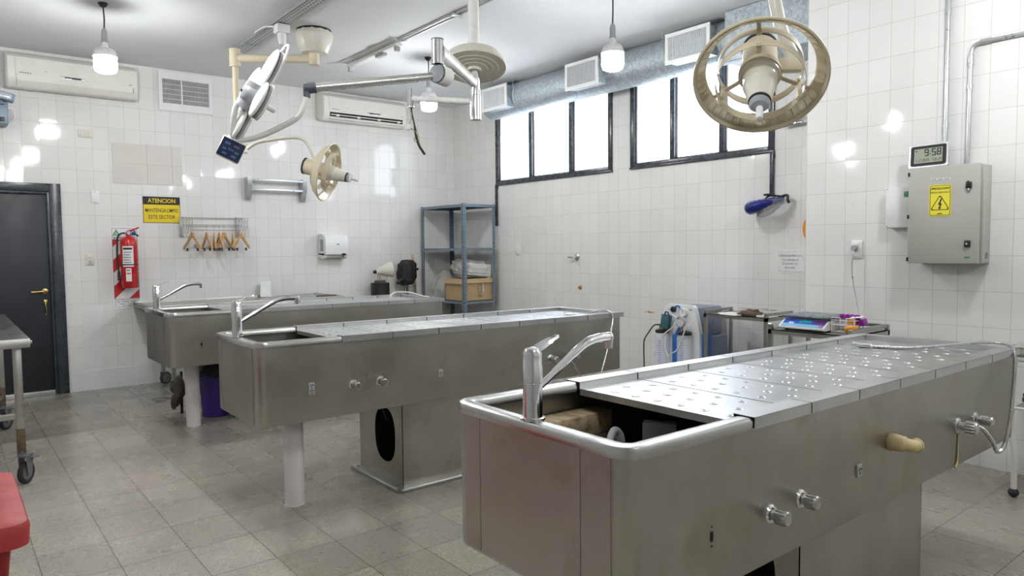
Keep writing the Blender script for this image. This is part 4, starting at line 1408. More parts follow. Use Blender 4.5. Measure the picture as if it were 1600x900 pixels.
# ------------------------------------------------------------------ back wall
def air_con(label, x0, x1, zt, opened):
    zb = zt - 0.335
    r = thing('air_conditioner', label, 'air conditioner', ((x0 + x1) / 2, YB, zb), 'wall air conditioners')
    y1 = YB
    prof = lambda o: [(y1, zb + 0.03 + o), (y1, zt - o), (y1 - 0.10, zt - o), (y1 - 0.165 + o, zt - 0.02 - o), (y1 - 0.20 + o, zt - 0.06), (y1 - 0.205 + o, zb + 0.10), (y1 - 0.195 + o, zb + 0.05), (y1 - 0.15, zb + o), (y1 - 0.06, zb + o)]
    mb = MB()
    mb.loft([[(x, y, z) for y, z in prof(o)] for x, o in ((x0, 0.012), (x0 + 0.012, 0.0), (x1 - 0.012, 0.0), (x1, 0.012))])
    mb.build('shell', 'ac_body', r)
    mb = MB()
    mb.loft([[(x, y, z) for y, z in ((y1 - 0.10, zt + 0.0015), (y1 - 0.166, zt - 0.02), (y1 - 0.206, zt - 0.06), (y1 - 0.211, zb + 0.115), (y1 - 0.205, zb + 0.115), (y1 - 0.198, zt - 0.06), (y1 - 0.16, zt - 0.026), (y1 - 0.10, zt - 0.004))] for x in (x0 + 0.07, x1 - 0.045)])
    mb.build('front_panel', 'ac_body', r)
    if opened:
        mb = MB()
        mb.loft([[(x, y, z) for y, z in ((y1 - 0.2075, zb + 0.095), (y1 - 0.198, zb + 0.045), (y1 - 0.19, zb + 0.045), (y1 - 0.20, zb + 0.095))] for x in (x0 + 0.08, x1 - 0.06)])
        mb.build('air_slot', 'hole', r)
        mb = MB()
        for k in range(4):
            xx = x0 + 0.18 + (x1 - x0 - 0.30) * k / 3
            mb.box(xx - 0.02, xx + 0.02, y1 - 0.212, y1 - 0.195, zb + 0.05, zb + 0.075, 0.003)
        mb.box(x0 + 0.09, x1 - 0.07, y1 - 0.211, y1 - 0.20, zb + 0.062, zb + 0.072, 0.002)
        mb.box(x0 + 0.08, x1 - 0.06, y1 - 0.225, y1 - 0.16, zb + 0.014, zb + 0.024, 0.003)
        mb.build('louvre', 'ac_body', r)
    else:
        mb = MB()
        mb.loft([[(x, y, z) for y, z in ((y1 - 0.211, zb + 0.108), (y1 - 0.213, zb + 0.06), (y1 - 0.175, zb + 0.006), (y1 - 0.165, zb + 0.010), (y1 - 0.205, zb + 0.062), (y1 - 0.203, zb + 0.108))] for x in (x0 + 0.08, x1 - 0.05)])
        mb.build('louvre', 'ac_body', r)
        MB().box(x1 - 0.05, x1 - 0.044, y1 - 0.206, y1 - 0.19, zb + 0.055, zb + 0.105).build('louvre_gap', 'hole', r)
    xm = (x0 + x1) / 2 - (0.02 if not opened else -0.10)
    dp = MB().box(xm - 0.10, xm + 0.10, y1 - 0.2145, y1 - 0.205, zb + 0.118, zb + 0.140, 0.003).build('display_strip', 'silver', r)
    MB().box(xm - 0.07, xm + 0.07, y1 - 0.2155, y1 - 0.21, zb + 0.121, zb + 0.137, 0.002, seg=1).build('display', 'black', dp)
    mb = MB()
    for k in range(5):
        mb.box(x0 + 0.10 + k * 0.02, x0 + 0.115 + k * 0.02, y1 - 0.2118, y1 - 0.209, zb + 0.128, zb + 0.136)
    for k in range(2):
        mb.box(x1 - 0.085 + k * 0.014, x1 - 0.074 + k * 0.014, y1 - 0.2118, y1 - 0.209, zb + 0.128, zb + 0.136)
    mb.build('maker_mark', 'ink_grey', r)
    MB().cyl((x0 + 0.31, y1 - 0.211, zb + 0.165), (x0 + 0.31, y1 - 0.2125, zb + 0.165), 0.006, n=12).build('sensor', 'grey_plastic', r)
    return r
air_con('closed split air conditioner on the back wall above the door', 0.555, 1.655, 3.295, False)
air_con('split air conditioner with an open flap on the back wall above the towel dispenser', 3.66, 4.80, 3.305, True)

# extractor grille
r = thing('vent_grille', 'white square vent grille high on the back wall between the air conditioners', 'vent', (2.16, YB, 2.91))
F = frame((2.16, YB, 3.118), X_, Z_, -Y_)
mb = MB()
o = lambda a, b: [(-a, -b), (a, -b), (a, b), (-a, b)]
mb.holed(o(0.272, 0.205), o(0.238, 0.128), 0.03, F @ Matrix.Translation((0, 0, 0)))
mb.build('vent_frame', 'grille', r)
MB().box(-0.24, 0.24, -0.13, 0.13, 0.001, 0.004, M=F).build('vent_interior', 'grille_shade', r)
mb = MB()
for k in range(36):
    x = -0.232 + 0.464 * k / 35
    mb.box(x - 0.0024, x + 0.0024, -0.128, 0.128, 0.016, 0.02, M=F)
mb.box(-0.05, -0.034, -0.128, 0.128, 0.014, 0.024, M=F)
for z in (-0.077, -0.026, 0.026, 0.077):
    mb.box(-0.238, 0.238, z - 0.002, z + 0.002, 0.006, 0.009, M=F)
mb.build('vent_bars', 'grille', r)

# emergency light
r = thing('emergency_light', 'blue-grey emergency light box on the back wall beside the air conditioner', 'emergency light', (0.47, YB, 2.60))
MB().box(0.40, 0.556, YB - 0.20, YB, 2.600, 2.812, 0.012).build('battery_box', 'em_grey', r)
mb = MB()
F = frame((0.50, YB - 0.20, 2.865), V(0.97, 0, -0.22), V(0, 1, 0), V(0.22, 0, 0.97))
mb.box(-0.14, 0.11, -0.07, 0.03, -0.045, 0.03, 0.012, M=F)
hd = mb.build('lamp_head', 'em_grey', r)
MB().box(-0.125, 0.085, -0.074, -0.066, -0.034, 0.02, 0.006, M=F).build('lens', 'lens', hd)
mb = MB()
mb.box(0.42, 0.53, YB - 0.2015, YB - 0.198, 2.775, 2.787)
mb.box(0.47, 0.525, YB - 0.2025, YB - 0.198, 2.625, 2.665, 0.003)
mb.build('switch_panel', 'black', r)
MB().tube([(0.556, YB - 0.12, 2.76), (0.60, YB - 0.10, 2.765), (0.612, YB - 0.09, 2.70), (0.60, YB - 0.10, 2.66)], 0.006, n=8).build('lead', 'white_plastic', r)

# wall plates
def plate_thing(name, label, cat, x, z, w, h, m, kids=()):
    r = thing(name, label, cat, (x, YB, z - h / 2))
    MB().box(x - w / 2, x + w / 2, YB - 0.012, YB, z - h / 2, z + h / 2, 0.005).build('cover_plate', m, r)
    for (nm, dx, dz, kw, kh, km) in kids:
        MB().box(x + dx - kw / 2, x + dx + kw / 2, YB - 0.017, YB - 0.008, z + dz - kh / 2, z + dz + kh / 2, 0.003).build(nm, km, r)
    return r
plate_thing('wall_switch', 'ivory triple switch plate high on the back wall under the left air conditioner', 'switch', 1.20, 2.60, 0.135, 0.082, 'ivory',
            [('rocker', -0.035, 0, 0.026, 0.05, 'ivory'), ('rocker', 0, 0, 0.026, 0.05, 'ivory'), ('rocker', 0.035, 0, 0.026, 0.05, 'ivory')])
r = plate_thing('blank_plate', 'white blank wall plate right of the dark door', 'wall plate', 1.258, 1.967, 0.072, 0.128, 'white_plastic')
mb = MB()
for dz in (-0.05, 0.05):
    mb.cyl((1.258, YB - 0.011, 1.967 + dz), (1.258, YB - 0.0135, 1.967 + dz), 0.004, n=10)
mb.build('screw', 'ink_grey', r)
r = plate_thing('wall_outlet', 'ivory power outlet with a switch, right of the door handle', 'outlet', 1.188, 1.334, 0.074, 0.118, 'ivory',
            [('rocker', 0, 0.026, 0.04, 0.034, 'ivory'), ('socket_face', 0, -0.022, 0.042, 0.044, 'ivory')])
mb = MB()
for ox, oz, a in ((-.008, .006, .5), (.008, .006, -.5), (0, -.012, 0)):
    F = Matrix.Translation((1.188 + ox, YB - 0.0178, 1.312 + oz)) @ Matrix.Rotation(a, 4, 'Y')
    mb.box(-.0022, .0022, -.001, .001, -.007, .007, M=F)
mb.build('socket_slots', 'hole', r)

# yellow notice
r = thing('notice_sign', 'yellow and black notice reading ATENCION on the back wall', 'sign', (1.88, YB, 1.713))
F = frame((1.879, YB, 1.852), X_, Z_, -Y_)
MB().box(-0.184, 0.184, -0.14, 0.14, 0, 0.004, 0.001, M=F, seg=1).build('backing', 'ink', r)
MB().box(-0.179, 0.179, -0.135, 0.055, 0.004, 0.0048, M=F).build('yellow_field', 'sign_yellow', r)
c = lambda dz, dx=0: F @ V(dx, dz, 0.005)
write('lettering', 'ATENCION', 'sign_yellow', r, c(0.097), *BACK, w=0.272, h=0.046, bold=0.02)
write('lettering', 'MANTENGA LIMPIO', 'ink', r, c(-0.006), *BACK, w=0.325, h=0.040, bold=0.006)
write('lettering', 'ESTE SECTOR', 'ink', r, c(-0.076), *BACK, w=0.262, h=0.040, bold=0.006)

# fire extinguisher on its board
bx, bz0, bz1 = 1.512, 0.815, 1.668
r = thing('extinguisher_board', 'tall red and white striped board behind the fire extinguisher', 'sign board', (bx, YB, bz0))
F = frame((bx, YB, bz0), X_, Z_, -Y_)
H_ = bz1 - bz0
MB().box(-0.132, 0.132, 0, H_, 0, 0.004, 0.001, M=F, seg=1).build('backing', 'white_board', r)
mb = MB()
x0, x1, z0, z1 = -0.115, 0.115, 0.105, 0.72
for k in range(-3, 5):
    b0 = z0 + k * 0.27
    b1 = b0 + 0.135
    poly = []
    # stripe rising to the right, clipped to the field
    P = [(x0, b0), (x1, b0 + 0.23), (x1, b1 + 0.23), (x0, b1)]
    def clip(poly, zc, keep_above):
        out = []
        for a, b in zip(poly, poly[1:] + poly[:1]):
            ia = (a[1] >= zc) == keep_above
            ib = (b[1] >= zc) == keep_above
            if ia: out.append(a)
            if ia != ib:
                t = (zc - a[1]) / (b[1] - a[1])
                out.append((a[0] + t * (b[0] - a[0]), zc))
        return out
    P = clip(P, z0, True)
    if len(P) > 2: P = clip(P, z1, False)
    if len(P) > 2: mb.prism(P, 0.0006, F @ Matrix.Translation((0, 0, 0.004)))
mb.build('stripes', 'red_stripe', r)
mb = MB()
for (a, b, e, g) in ((-.118, .118, .837 - .003, .837), (-.118, -.115, .10, .837), (.115, .118, .10, .837), (-.118, .118, .745, .748), (-.118, .118, .10, .103), (-.112, .112, .018, .02), (-.112, .112, .09, .092), (-.112, -.110, .018, .092), (.110, .112, .018, .092)):
    mb.box(a, b, e, g, 0.004, 0.0048, M=F)
mb.build('border_lines', 'ink', r)
write('lettering', 'EXTINTOR', 'ink', r, F @ V(0, 0.725, 0.005), *BACK, w=0.205, h=0.03, bold=0.02)
write('lettering', 'TEL.: 4232385  4238870', 'ink', r, F @ V(0, 0.074, 0.005), *BACK, w=0.20, h=0.017)
write('lettering', 'CARGA Y CONTROL', 'ink', r, F @ V(0, 0.050, 0.005), *BACK, w=0.15, h=0.012)
write('lettering', 'DE MATAFUEGOS', 'ink', r, F @ V(0, 0.032, 0.005), *BACK, w=0.09, h=0.010)
write('lettering', 'A', 'white_board', r, F @ V(-0.078, 0.783, 0.006), *BACK, h=0.032)
MB().prism([(-.115, .762), (-.042, .762), (-.078, .828)], 0.0006, F @ Matrix.Translation((0, 0, 0.004))).build('class_triangle', 'green_ink', r)
MB().prism(ellipse(.075, .793, .033, .033, 28), 0.0006, F @ Matrix.Translation((0, 0, 0.004))).build('class_disc', 'blue_ink', r)
write('lettering', 'C', 'white_board', r, F @ V(0.075, 0.793, 0.006), *BACK, h=0.034, bold=0.02)

r = thing('fire_extinguisher', 'red fire extinguisher hanging in front of the striped board', 'fire extinguisher', (1.527, YB - 0.11, 1.03))
ex, ey = 1.527, YB - 0.105
z0, z1 = 1.035, 1.545
MB().lathe([(0.072, z0), (0.080, z0 + 0.012), (0.080, z1 - 0.055), (0.075, z1 - 0.025), (0.062, z1), (0.035, z1 + 0.018), (0.024, z1 + 0.024), (0.024, z1 + 0.04)], (ex, ey, 0), Z_, n=40).build('cylinder', 'red_tank', r)
mb = MB()
mb.lathe([(0.018, z1 + 0.035), (0.018, z1 + 0.075), (0.010, z1 + 0.078)], (ex, ey, 0), Z_, n=20)
mb.cyl((ex - 0.035, ey, z1 + 0.055), (ex + 0.03, ey, z1 + 0.055), 0.013, n=14)
mb.cyl((ex, ey, z1 + 0.055), (ex, ey - 0.035, z1 + 0.055), 0.015, n=14)
mb.build('valve', 'satin', r)
mb = MB()
mb.tube([(ex - 0.01, ey, z1 + 0.075), (ex + 0.05, ey, z1 + 0.092), (ex + 0.10, ey, z1 + 0.115)], 0.008, n=8)
mb.build('squeeze_lever', 'red_tank', r)
mb = MB()
mb.tube([(ex - 0.0, ey, z1 + 0.06), (ex + 0.05, ey, z1 + 0.052), (ex + 0.095, ey, z1 + 0.025)], 0.008, n=8)
mb.build('carry_handle', 'black', r)
mb = MB()
mb.tube([(ex - 0.03, ey, z1 + 0.058), (ex - 0.075, ey, z1 + 0.045), (ex - 0.10, ey, z1), (ex - 0.108, ey, z1 - 0.12), (ex - 0.107, ey, z1 - 0.25), (ex - 0.10, ey, z1 - 0.35)], 0.009, n=10)
mb.cyl((ex - 0.10, ey, z1 - 0.34), (ex - 0.098, ey, z1 - 0.43), 0.013, 0.016, n=14)
mb.build('hose', 'rubber', r)
mb = MB()
mb.ring([(0.0805, z0 + 0.235), (0.083, z0 + 0.235), (0.083, z0 + 0.247), (0.0805, z0 + 0.247)], (ex, ey, 0), Z_, n=40)
mb.build('retaining_strap', 'black', r)
def wrap(a0, a1, za, zb, m, name, parent, rad):
    mb = MB()
    n = 10
    row = lambda z, q: [(ex + q * math.cos(a0 + (a1 - a0) * i / n), ey + q * math.sin(a0 + (a1 - a0) * i / n), z) for i in range(n + 1)]
    outer, inner = (row(za, rad), row(zb, rad)), (row(za, rad - 0.0012), row(zb, rad - 0.0012))
    mb.loft([outer[0], outer[1], inner[1], inner[0]], closed=True)
    return mb.build(name, m, parent)
wrap(-2.55, -1.25, z0 + 0.22, z0 + 0.43, 'paper', 'instruction_label', r, 0.0812)
wrap(-2.45, -1.38, z0 + 0.395, z0 + 0.415, 'ink', 'label_print', r, 0.0816)
for q in range(5):
    wrap(-2.42, -1.5 - 0.1 * (q % 2), z0 + 0.26 + q * 0.026, z0 + 0.268 + q * 0.026, 'ink_grey', 'label_print', r, 0.0816)
wrap(-2.2, -1.55, z0 + 0.07, z0 + 0.205, 'paper', 'service_tag', r, 0.0812)
wrap(-2.12, -1.63, z0 + 0.145, z0 + 0.157, 'red_stripe', 'label_print', r, 0.0816)
wrap(-2.12, -1.7, z0 + 0.178, z0 + 0.188, 'blue_ink', 'label_print', r, 0.0816)

# folding chrome coat rack with wooden hangers
r = thing('coat_rack', 'chrome fold-out coat rack on the back wall beside the yellow notice', 'coat rack', (2.40, YB, 1.55))
mb = MB()
bary, barz = 8.155, 1.672
for (yy, zz, xa, xb) in ((8.295, 1.772, 2.06, 2.72), (8.29, 1.695, 2.10, 2.70), (bary, barz, 2.135, 2.735), (8.17, 1.635, 2.14, 2.70)):
    mb.cyl((xa, yy, zz), (xb, yy, zz), 0.0045, n=8)
mb.build('bars', 'chrome', r)
mb = MB()
for xs in (2.055, 2.085, 2.115, 2.145):
    s = 1 if int(xs * 1000) % 2 else -1
    mb.tube([(xs, 8.31, 1.78), (xs + .006 * s, 8.26, 1.74), (xs + .012 * s, 8.20, 1.68), (xs + .004 * s, 8.17, 1.63), (xs, 8.16, 1.555)], 0.0035, n=6)
    mb.tube([(xs, 8.16, 1.775), (xs + .006 * s, 8.20, 1.71), (xs + .010 * s, 8.26, 1.64), (xs, 8.31, 1.56)], 0.0035, n=6)
sa = mb.build('scissor_arms', 'chrome', r)
sb = sa.copy()
COL.objects.link(sb)
sb.location.x += 0.588
mb = MB()
for xs in (2.06, 2.66):
    mb.box(xs - 0.012, xs + 0.012, YB - 0.02, YB, 1.56, 1.79, 0.003)
mb.build('wall_bracket', 'rail', r)

def make_hanger(loc, ang, label):
    g = thing('coat_hanger', label, 'coat hanger', loc, 'wooden hangers on the coat rack')
    x, y, z = loc
    poly = [(0.0, 0.0), (0.022, -0.006), (0.032, -0.03), (0.072, -0.082), (0.118, -0.128), (0.152, -0.158), (0.155, -0.176), (0.148, -0.182), (0.12, -0.162), (0.075, -0.122), (0.035, -0.078), (0.0, -0.05)]
    full = poly + [(-a, b) for a, b in reversed(poly[1:-1])]
    F = frame((x, y, z - 0.062), (1, 0, 0), Z_, (0, -1, 0)) @ Matrix.Translation((0, 0, -0.006))
    MB().prism(full, 0.012, F).build('shoulder_bar', 'hanger_wood', g)
    mb = MB()
    mb.tube([V(x, y, z - 0.07), V(x, y, z - 0.03), V(x, y + 0.0, z - 0.012), V(x, y + 0.012, z + 0.006), V(x, y, z + 0.012), V(x, y - 0.012, z + 0.002), V(x, y - 0.010, z - 0.01)], 0.002, n=6)
    mb.build('hook', 'chrome', g)
    mb = MB()
    mb.cyl((x - 0.14, y, z - 0.245), (x + 0.14, y, z - 0.245), 0.0014, n=6)
    mb.cyl((x - 0.14, y, z - 0.245), (x - 0.14, y, z - 0.23), 0.0014, n=6)
    mb.cyl((x + 0.14, y, z - 0.245), (x + 0.14, y, z - 0.23), 0.0014, n=6)
    mb.build('clip_wire', 'chrome', g)
    for s in (-1, 1):
        mb = MB()
        F = frame((x + s * 0.085, y, z - 0.248), (1, 0, 0), (0, 1, 0), Z_)
        for q in (-1, 1):
            G = F @ Matrix.Rotation(q * 0.5, 4, 'X')
            mb.box(-0.008, 0.008, -0.004, 0.004, -0.018, 0.018, 0.002, M=G, seg=1)
        mb.build('clip', 'black', g)
    return g
h0 = make_hanger((2.132, bary, barz), 0, 'first wooden hanger from the left on the coat rack')
ordn = ['second', 'third', 'fourth', 'fifth', 'sixth', 'last']
A0 = 73.5
hx_ = [(2.283, 21), (2.362, 5), (2.415, 15), (2.466, -36), (2.563, 6), (2.655, -35)]
h0.rotation_euler = (0, 0, math.radians(A0 + 38))
for nm, (xx, aa) in zip(ordn, hx_):
    dup(h0, (xx, bary, barz), nm + ' wooden hanger from the left on the coat rack', rot=(0, 0, math.radians(A0 + aa)))

# wall shelf bracket
r = thing('rack_shelf', 'grey two-bar wall rack on the back wall below the side-on cream lamp', 'wall rack', (3.09, YB, 2.0))
for xs in (2.765, 3.415):
    mb = MB()
    F = frame((xs, YB, 2.0), -Y_, Z_, X_)
    mb.prism([(0, 0), (0.05, -0.015), (0.11, 0.12), (0.115, 0.245), (0, 0.245)], 0.05 if xs < 3 else 0.05, F)
    mb.build('bracket', 'conduit', r)
for zz, yy in ((2.215, YB - 0.10), (2.105, YB - 0.09)):
    MB().box(2.79, 3.44, yy - 0.012, yy + 0.012, zz - 0.014, zz + 0.014, 0.004).build('bar', 'conduit', r)

# paper towel dispenser
r = thing('towel_dispenser', 'white paper towel dispenser on the back wall', 'towel dispenser', (3.80, YB, 1.29))
F = frame((3.795, YB, 1.29), X_, Z_, -Y_)
prof = [(0, 0.06), (0, 0.31), (0.10, 0.31), (0.155, 0.295), (0.185, 0.25), (0.19, 0.15), (0.175, 0.06), (0.15, 0.045)]
mb = MB()
mb.loft([[(x, z, y) for y, z in [(a * k, b) for a, b in prof]] for x, k in ((-0.155, 0.90), (-0.145, 0.99), (-0.13, 1.0), (0.13, 1.0), (0.145, 0.99), (0.155, 0.90))], M=F)
mb.build('cover', 'white_plastic', r)
mb = MB()
for xs in (-0.155, 0.115):
    mb = MB()
    mb.loft([[(x, z, y) for y, z in ((0.0, 0.07), (0.16, 0.07), (0.14, 0.02), (0.10, 0.0), (0.0, 0.02))] for x in (xs, xs + 0.04)], M=F)
    mb.build('side_cheek', 'white_plastic', r)
MB().box(-0.158, -0.153, 0.10, 0.24, 0.05, 0.14, 0.004, M=F).build('side_window', 'grey_plastic', r)
MB().box(-0.11, 0.11, 0.02, 0.062, 0.01, 0.11, M=F).build('paper_roll', 'paper', r)
MB().box(0.07, 0.12, 0.045, 0.07, 0.165, 0.178, 0.004, M=F).build('lock', 'hole', r)
MB().box(0.0, 0.03, 0.175, 0.187, 0.188, 0.1915, M=F).build('maker_mark', 'blue_ink', r)

# corner shelving
r = thing('shelving_unit', 'blue-grey slotted steel shelving unit in the corner by the window', 'shelving', (5.32, 7.77, 0))
sx0, sx1, sy0, sy1 = 5.075, 5.575, 7.27, 8.255
for (px, py, ax, ay) in ((sx0, sy0, 1, 1), (sx1, sy0, -1, 1), (sx0, sy1, 1, -1), (sx1, sy1, -1, -1)):
    mb = MB()
    mb.box(min(px, px + ax * 0.045), max(px, px + ax * 0.045), min(py, py + ay * 0.003), max(py, py + ay * 0.003), 0, 1.965)
    mb.box(min(px, px + ax * 0.003), max(px, px + ax * 0.003), min(py, py + ay * 0.045), max(py, py + ay * 0.045), 0, 1.965)
    up = mb.build('upright', 'shelf_blue', r)
    mb = MB()
    for k in range(38):
        z = 0.06 + k * 0.05
        xx, yy = px + ax * 0.024, py + ay * 0.024
        mb.box(xx - 0.006, xx + 0.006, py - 0.0006 if ay > 0 else py - 0.0036, py + 0.0036 if ay > 0 else py + 0.0006, z, z + 0.02)
        mb.box(px - 0.0006 if ax > 0 else px - 0.0036, px + 0.0036 if ax > 0 else px + 0.0006, yy - 0.006, yy + 0.006, z, z + 0.02)
    mb.build('slots', 'dark_cap', up)
for z in (1.935, 1.385, 0.715, 0.12):
    mb = MB()
    mb.box(sx0 + 0.003, sx1 - 0.003, sy0 + 0.003, sy1 - 0.003, z + 0.02, z + 0.022)
    for a in ((sx0 + 0.003, sx1 - 0.003, sy0 + 0.003, sy0 + 0.006), (sx0 + 0.003, sx1 - 0.003, sy1 - 0.006, sy1 - 0.003), (sx0 + 0.003, sx0 + 0.006, sy0 + 0.003, sy1 - 0.003), (sx1 - 0.006, sx1 - 0.003, sy0 + 0.003, sy1 - 0.003)):
        mb.box(*a, z - 0.012, z + 0.022)
    mb.build('shelf', 'shelf_blue', r)
mb = MB()
for (px, py) in ((sx0, sy0), (sx1 - 0.06, sy0), (sx0, sy1 - 0.06)):
    for z in (1.94, 1.39, 0.72):
        for dx in (0.014, 0.034):
            mb.ball((px + dx, sy0 - 0.002, z + 0.005), 0.006, 6)
            mb.ball((sx0 - 0.002, py + dx, z + 0.005), 0.006, 6)
mb.build('bolt_heads', 'satin', r)

# things on the shelving
r = thing('cardboard_box', 'open brown cardboard box on the corner shelving', 'box', (5.34, 7.53, 0.738))
cx0, cx1, cy0, cy1, cz0, cz1 = 5.10, 5.565, 7.30, 7.72, 0.738, 1.02
mb = MB()
t = 0.006
for a in ((cx0, cx1, cy0, cy0 + t, cz0, cz1), (cx0, cx1, cy1 - t, cy1, cz0, cz1), (cx0, cx0 + t, cy0, cy1, cz0, cz1), (cx1 - t, cx1, cy0, cy1, cz0, cz1), (cx0, cx1, cy0, cy1, cz0, cz0 + t)):
    mb.box(*a)
mb.build('carton', 'cardboard', r)
mb = MB()
F = frame(((cx0 + cx1) / 2, cy0, cz1), X_, V(0, -0.35, -0.94).normalized(), V(0, -0.94, 0.35).normalized())
mb.box(-0.233, 0.255, 0, 0.06, 0.001, 0.005, M=F)
mb.box(0.12, 0.27, -0.02, 0.02, 0.0, 0.004, M=F @ Matrix.Rotation(-0.5, 4, 'X'))
mb.build('flap', 'cardboard', r)
mb = MB()
F = frame((cx0, (cy0 + cy1) / 2, cz1), -Y_, V(-0.3, 0, -0.95).normalized(), V(-0.95, 0, 0.3).normalized())
mb.box(-0.21, 0.20, 0, 0.07, 0.001, 0.005, M=F)
mb.build('flap', 'cardboard', r)
MB().box(cx0 + 0.285, cx0 + 0.305, cy0 - 0.003, cy0 - 0.001, cz0 + 0.10, cz1 + 0.004).build('tape', 'tape', r)
F = frame((cx0 + 0.24, cy0, cz0 + 0.15), X_, Z_, -Y_) @ Matrix.Scale(1.15, 4)
mb = MB()
el = lambda a, b, n=28: [(a * math.cos(2 * PI * i / n) * (1 - 0.18 * (1 - math.sin(2 * PI * i / n))), b * math.sin(2 * PI * i / n)) for i in range(n)]
mb.holed(el(0.036, 0.056), el(0.032, 0.051), 0.0008, F)
for s in (-1, 1):
    mb.prism([(s * 0.006, -0.012), (s * 0.016, -0.004), (s * 0.022, 0.008), (s * 0.013, 0.002)], 0.0008, F)
mb.box(-0.012, 0.012, -0.030, -0.026, 0, 0.0008, M=F)
mb.box(-0.03, 0.03, -0.075, -0.070, 0, 0.0008, M=F)
mb.box(-0.024, 0.036, -0.088, -0.083, 0, 0.0008, M=F)
mb.build('printed_face', 'ink', r)

r = thing('wrapped_parcel', 'white parcel wrapped in clear plastic lying on the cardboard box', 'parcel', (5.36, 7.5, 1.03))
F = frame((5.37, 7.50, 1.125), V(0.96, -0.10, -0.10).normalized(), V(0.10, 0.99, 0).normalized(), V(0.10, 0, 0.99).normalized())
MB().box(-0.155, 0.185, -0.17, 0.17, -0.075, 0.085, 0.012, M=F).build('parcel', 'white_parcel', r)
mb = MB()
t_ = bmesh.new()
bmesh.ops.create_icosphere(t_, subdivisions=4, radius=1.0)
random.seed(4)
for v in t_.verts:
    q = v.co.copy()
    k = 1 + 0.07 * math.sin(9 * q.x + 3 * q.y) + 0.06 * math.sin(11 * q.z - 7 * q.y)
    v.co = F @ V(-0.035 + 0.20 * k * (abs(q.x) ** 0.6) * (1 if q.x > 0 else -1.05), 0.205 * k * (abs(q.y) ** 0.6) * (1 if q.y > 0 else -1), 0.02 + 0.115 * k * (abs(q.z) ** 0.7) * (1 if q.z > 0 else -0.83))
mb.join(t_)
mb.build('plastic_wrap', 'bag_plastic', r, angle=80)

def bag(c, s, seed, name, m, label, cat, folds=1.0):
    mb = MB()
    t_ = bmesh.new()
    bmesh.ops.create_icosphere(t_, subdivisions=4, radius=1.0)
    for v in t_.verts:
        q = v.co.copy()
        k = 1 + folds * (0.08 * math.sin(8 * q.x + seed) + 0.07 * math.sin(10 * q.y + 5 * q.z + seed * 2) + 0.05 * math.sin(17 * q.z + 9 * q.x))
        top = 1 - 0.38 * max(0, q.z) ** 1.4
        v.co = V(c[0] + s[0] * q.x * k * top, c[1] + s[1] * q.y * k * top, c[2] + s[2] * (q.z if q.z > -0.75 else -0.75))
    mb.join(t_)
    return tag(mb.build(name, m, angle=80), label, cat)
bag((5.27, 7.98, 0.738 + 0.165), (0.17, 0.19, 0.22), 1.3, 'plastic_bag', 'bag_plastic', 'crumpled cloudy plastic bag on the shelving beside the cardboard box', 'bag')

# cream spot lamp on a black drum, black bag and broom handle by the shelving
r = thing('spot_lamp', 'cream spotlight head clamped on a black cylinder behind the rear table', 'spot lamp', (4.36, 8.08, 0.60))
c0 = V(4.345, 8.08, 0)
MB().lathe([(0.105, 0.0), (0.118, 0.01), (0.118, 0.975), (0.112, 0.98)], c0, Z_, n=36).build('drum', 'black', r)
MB().lathe([(0.07, 0.975), (0.072, 1.005), (0.064, 1.012), (0.01, 1.012)], c0, Z_, n=28).build('drum_lid', 'brown', r)
mb = MB()
mb.cyl((4.315, 8.08, 1.0), (4.315, 8.08, 1.15), 0.008, n=10)
mb.cyl((4.345, 8.08, 1.0), (4.345, 8.08, 1.10), 0.010, n=10)
mb.tube([(4.315, 8.08, 1.10), (4.32, 8.08, 1.17), (4.37, 8.07, 1.21)], 0.006, n=8)
mb.cyl((4.42, 8.07, 1.01), (4.455, 8.07, 1.08), 0.006, n=8)
mb.build('clamp', 'satin', r)
sd = V(0.93, -0.33, 0.13).normalized()
mb = MB()
mb.lathe([(0.028, -0.11), (0.038, -0.105), (0.046, -0.06), (0.075, 0.0), (0.094, 0.06), (0.100, 0.10), (0.097, 0.10), (0.09, 0.06), (0.04, -0.05), (0.01, -0.06)], (4.40, 8.05, 1.135), sd, n=36)
mb.build('lamp_shade', 'lamp_pale', r)
MB().lathe([(0.01, -0.15), (0.02, -0.145), (0.024, -0.105)], (4.40, 8.05, 1.135), sd, n=18).build('shade_stem', 'black', r)
r = thing('black_bag', 'black nylon bag hanging on a stand between the spotlight and the shelving', 'bag', (4.76, 8.14, 0))
mb = MB()
t_ = bmesh.new()
bmesh.ops.create_icosphere(t_, subdivisions=4, radius=1.0)
for v in t_.verts:
    q = v.co.copy()
    e = lambda a, p: math.copysign(abs(a) ** p, a)
    k = 1 + 0.05 * math.sin(9 * q.z + 4 * q.x) + 0.04 * math.sin(13 * q.x + 6 * q.y)
    wz = 1.0 - 0.16 * max(0, -q.z)
    v.co = V(4.765 + 0.125 * e(q.x, .6) * k * wz + 0.012 * q.z, 8.13 + 0.085 * e(q.y, .6) * k, 1.092 + 0.165 * e(q.z, .7) * k)
mb.join(t_)
bg = mb.build('pouch', 'black_cloth', r, angle=70)
mb = MB()
mb.cyl((4.66, 8.07, 1.02), (4.585, 8.06, 0.965), 0.026, 0.022, n=16)
mb.cyl((4.86, 8.10, 1.13), (4.925, 8.10, 1.14), 0.03, 0.012, n=12)
mb.build('side_strap', 'black_cloth', bg)
mb = MB()
mb.tube([(4.70, 8.09, 0.95), (4.695, 8.08, 0.84), (4.72, 8.07, 0.72), (4.74, 8.07, 0.68)], 0.006, n=8)
mb.tube([(4.73, 8.08, 0.96), (4.75, 8.08, 0.80), (4.84, 8.07, 0.77), (4.86, 8.08, 0.93)], 0.006, n=8)
mb.build('loose_strap', 'black', bg)
mb = MB()
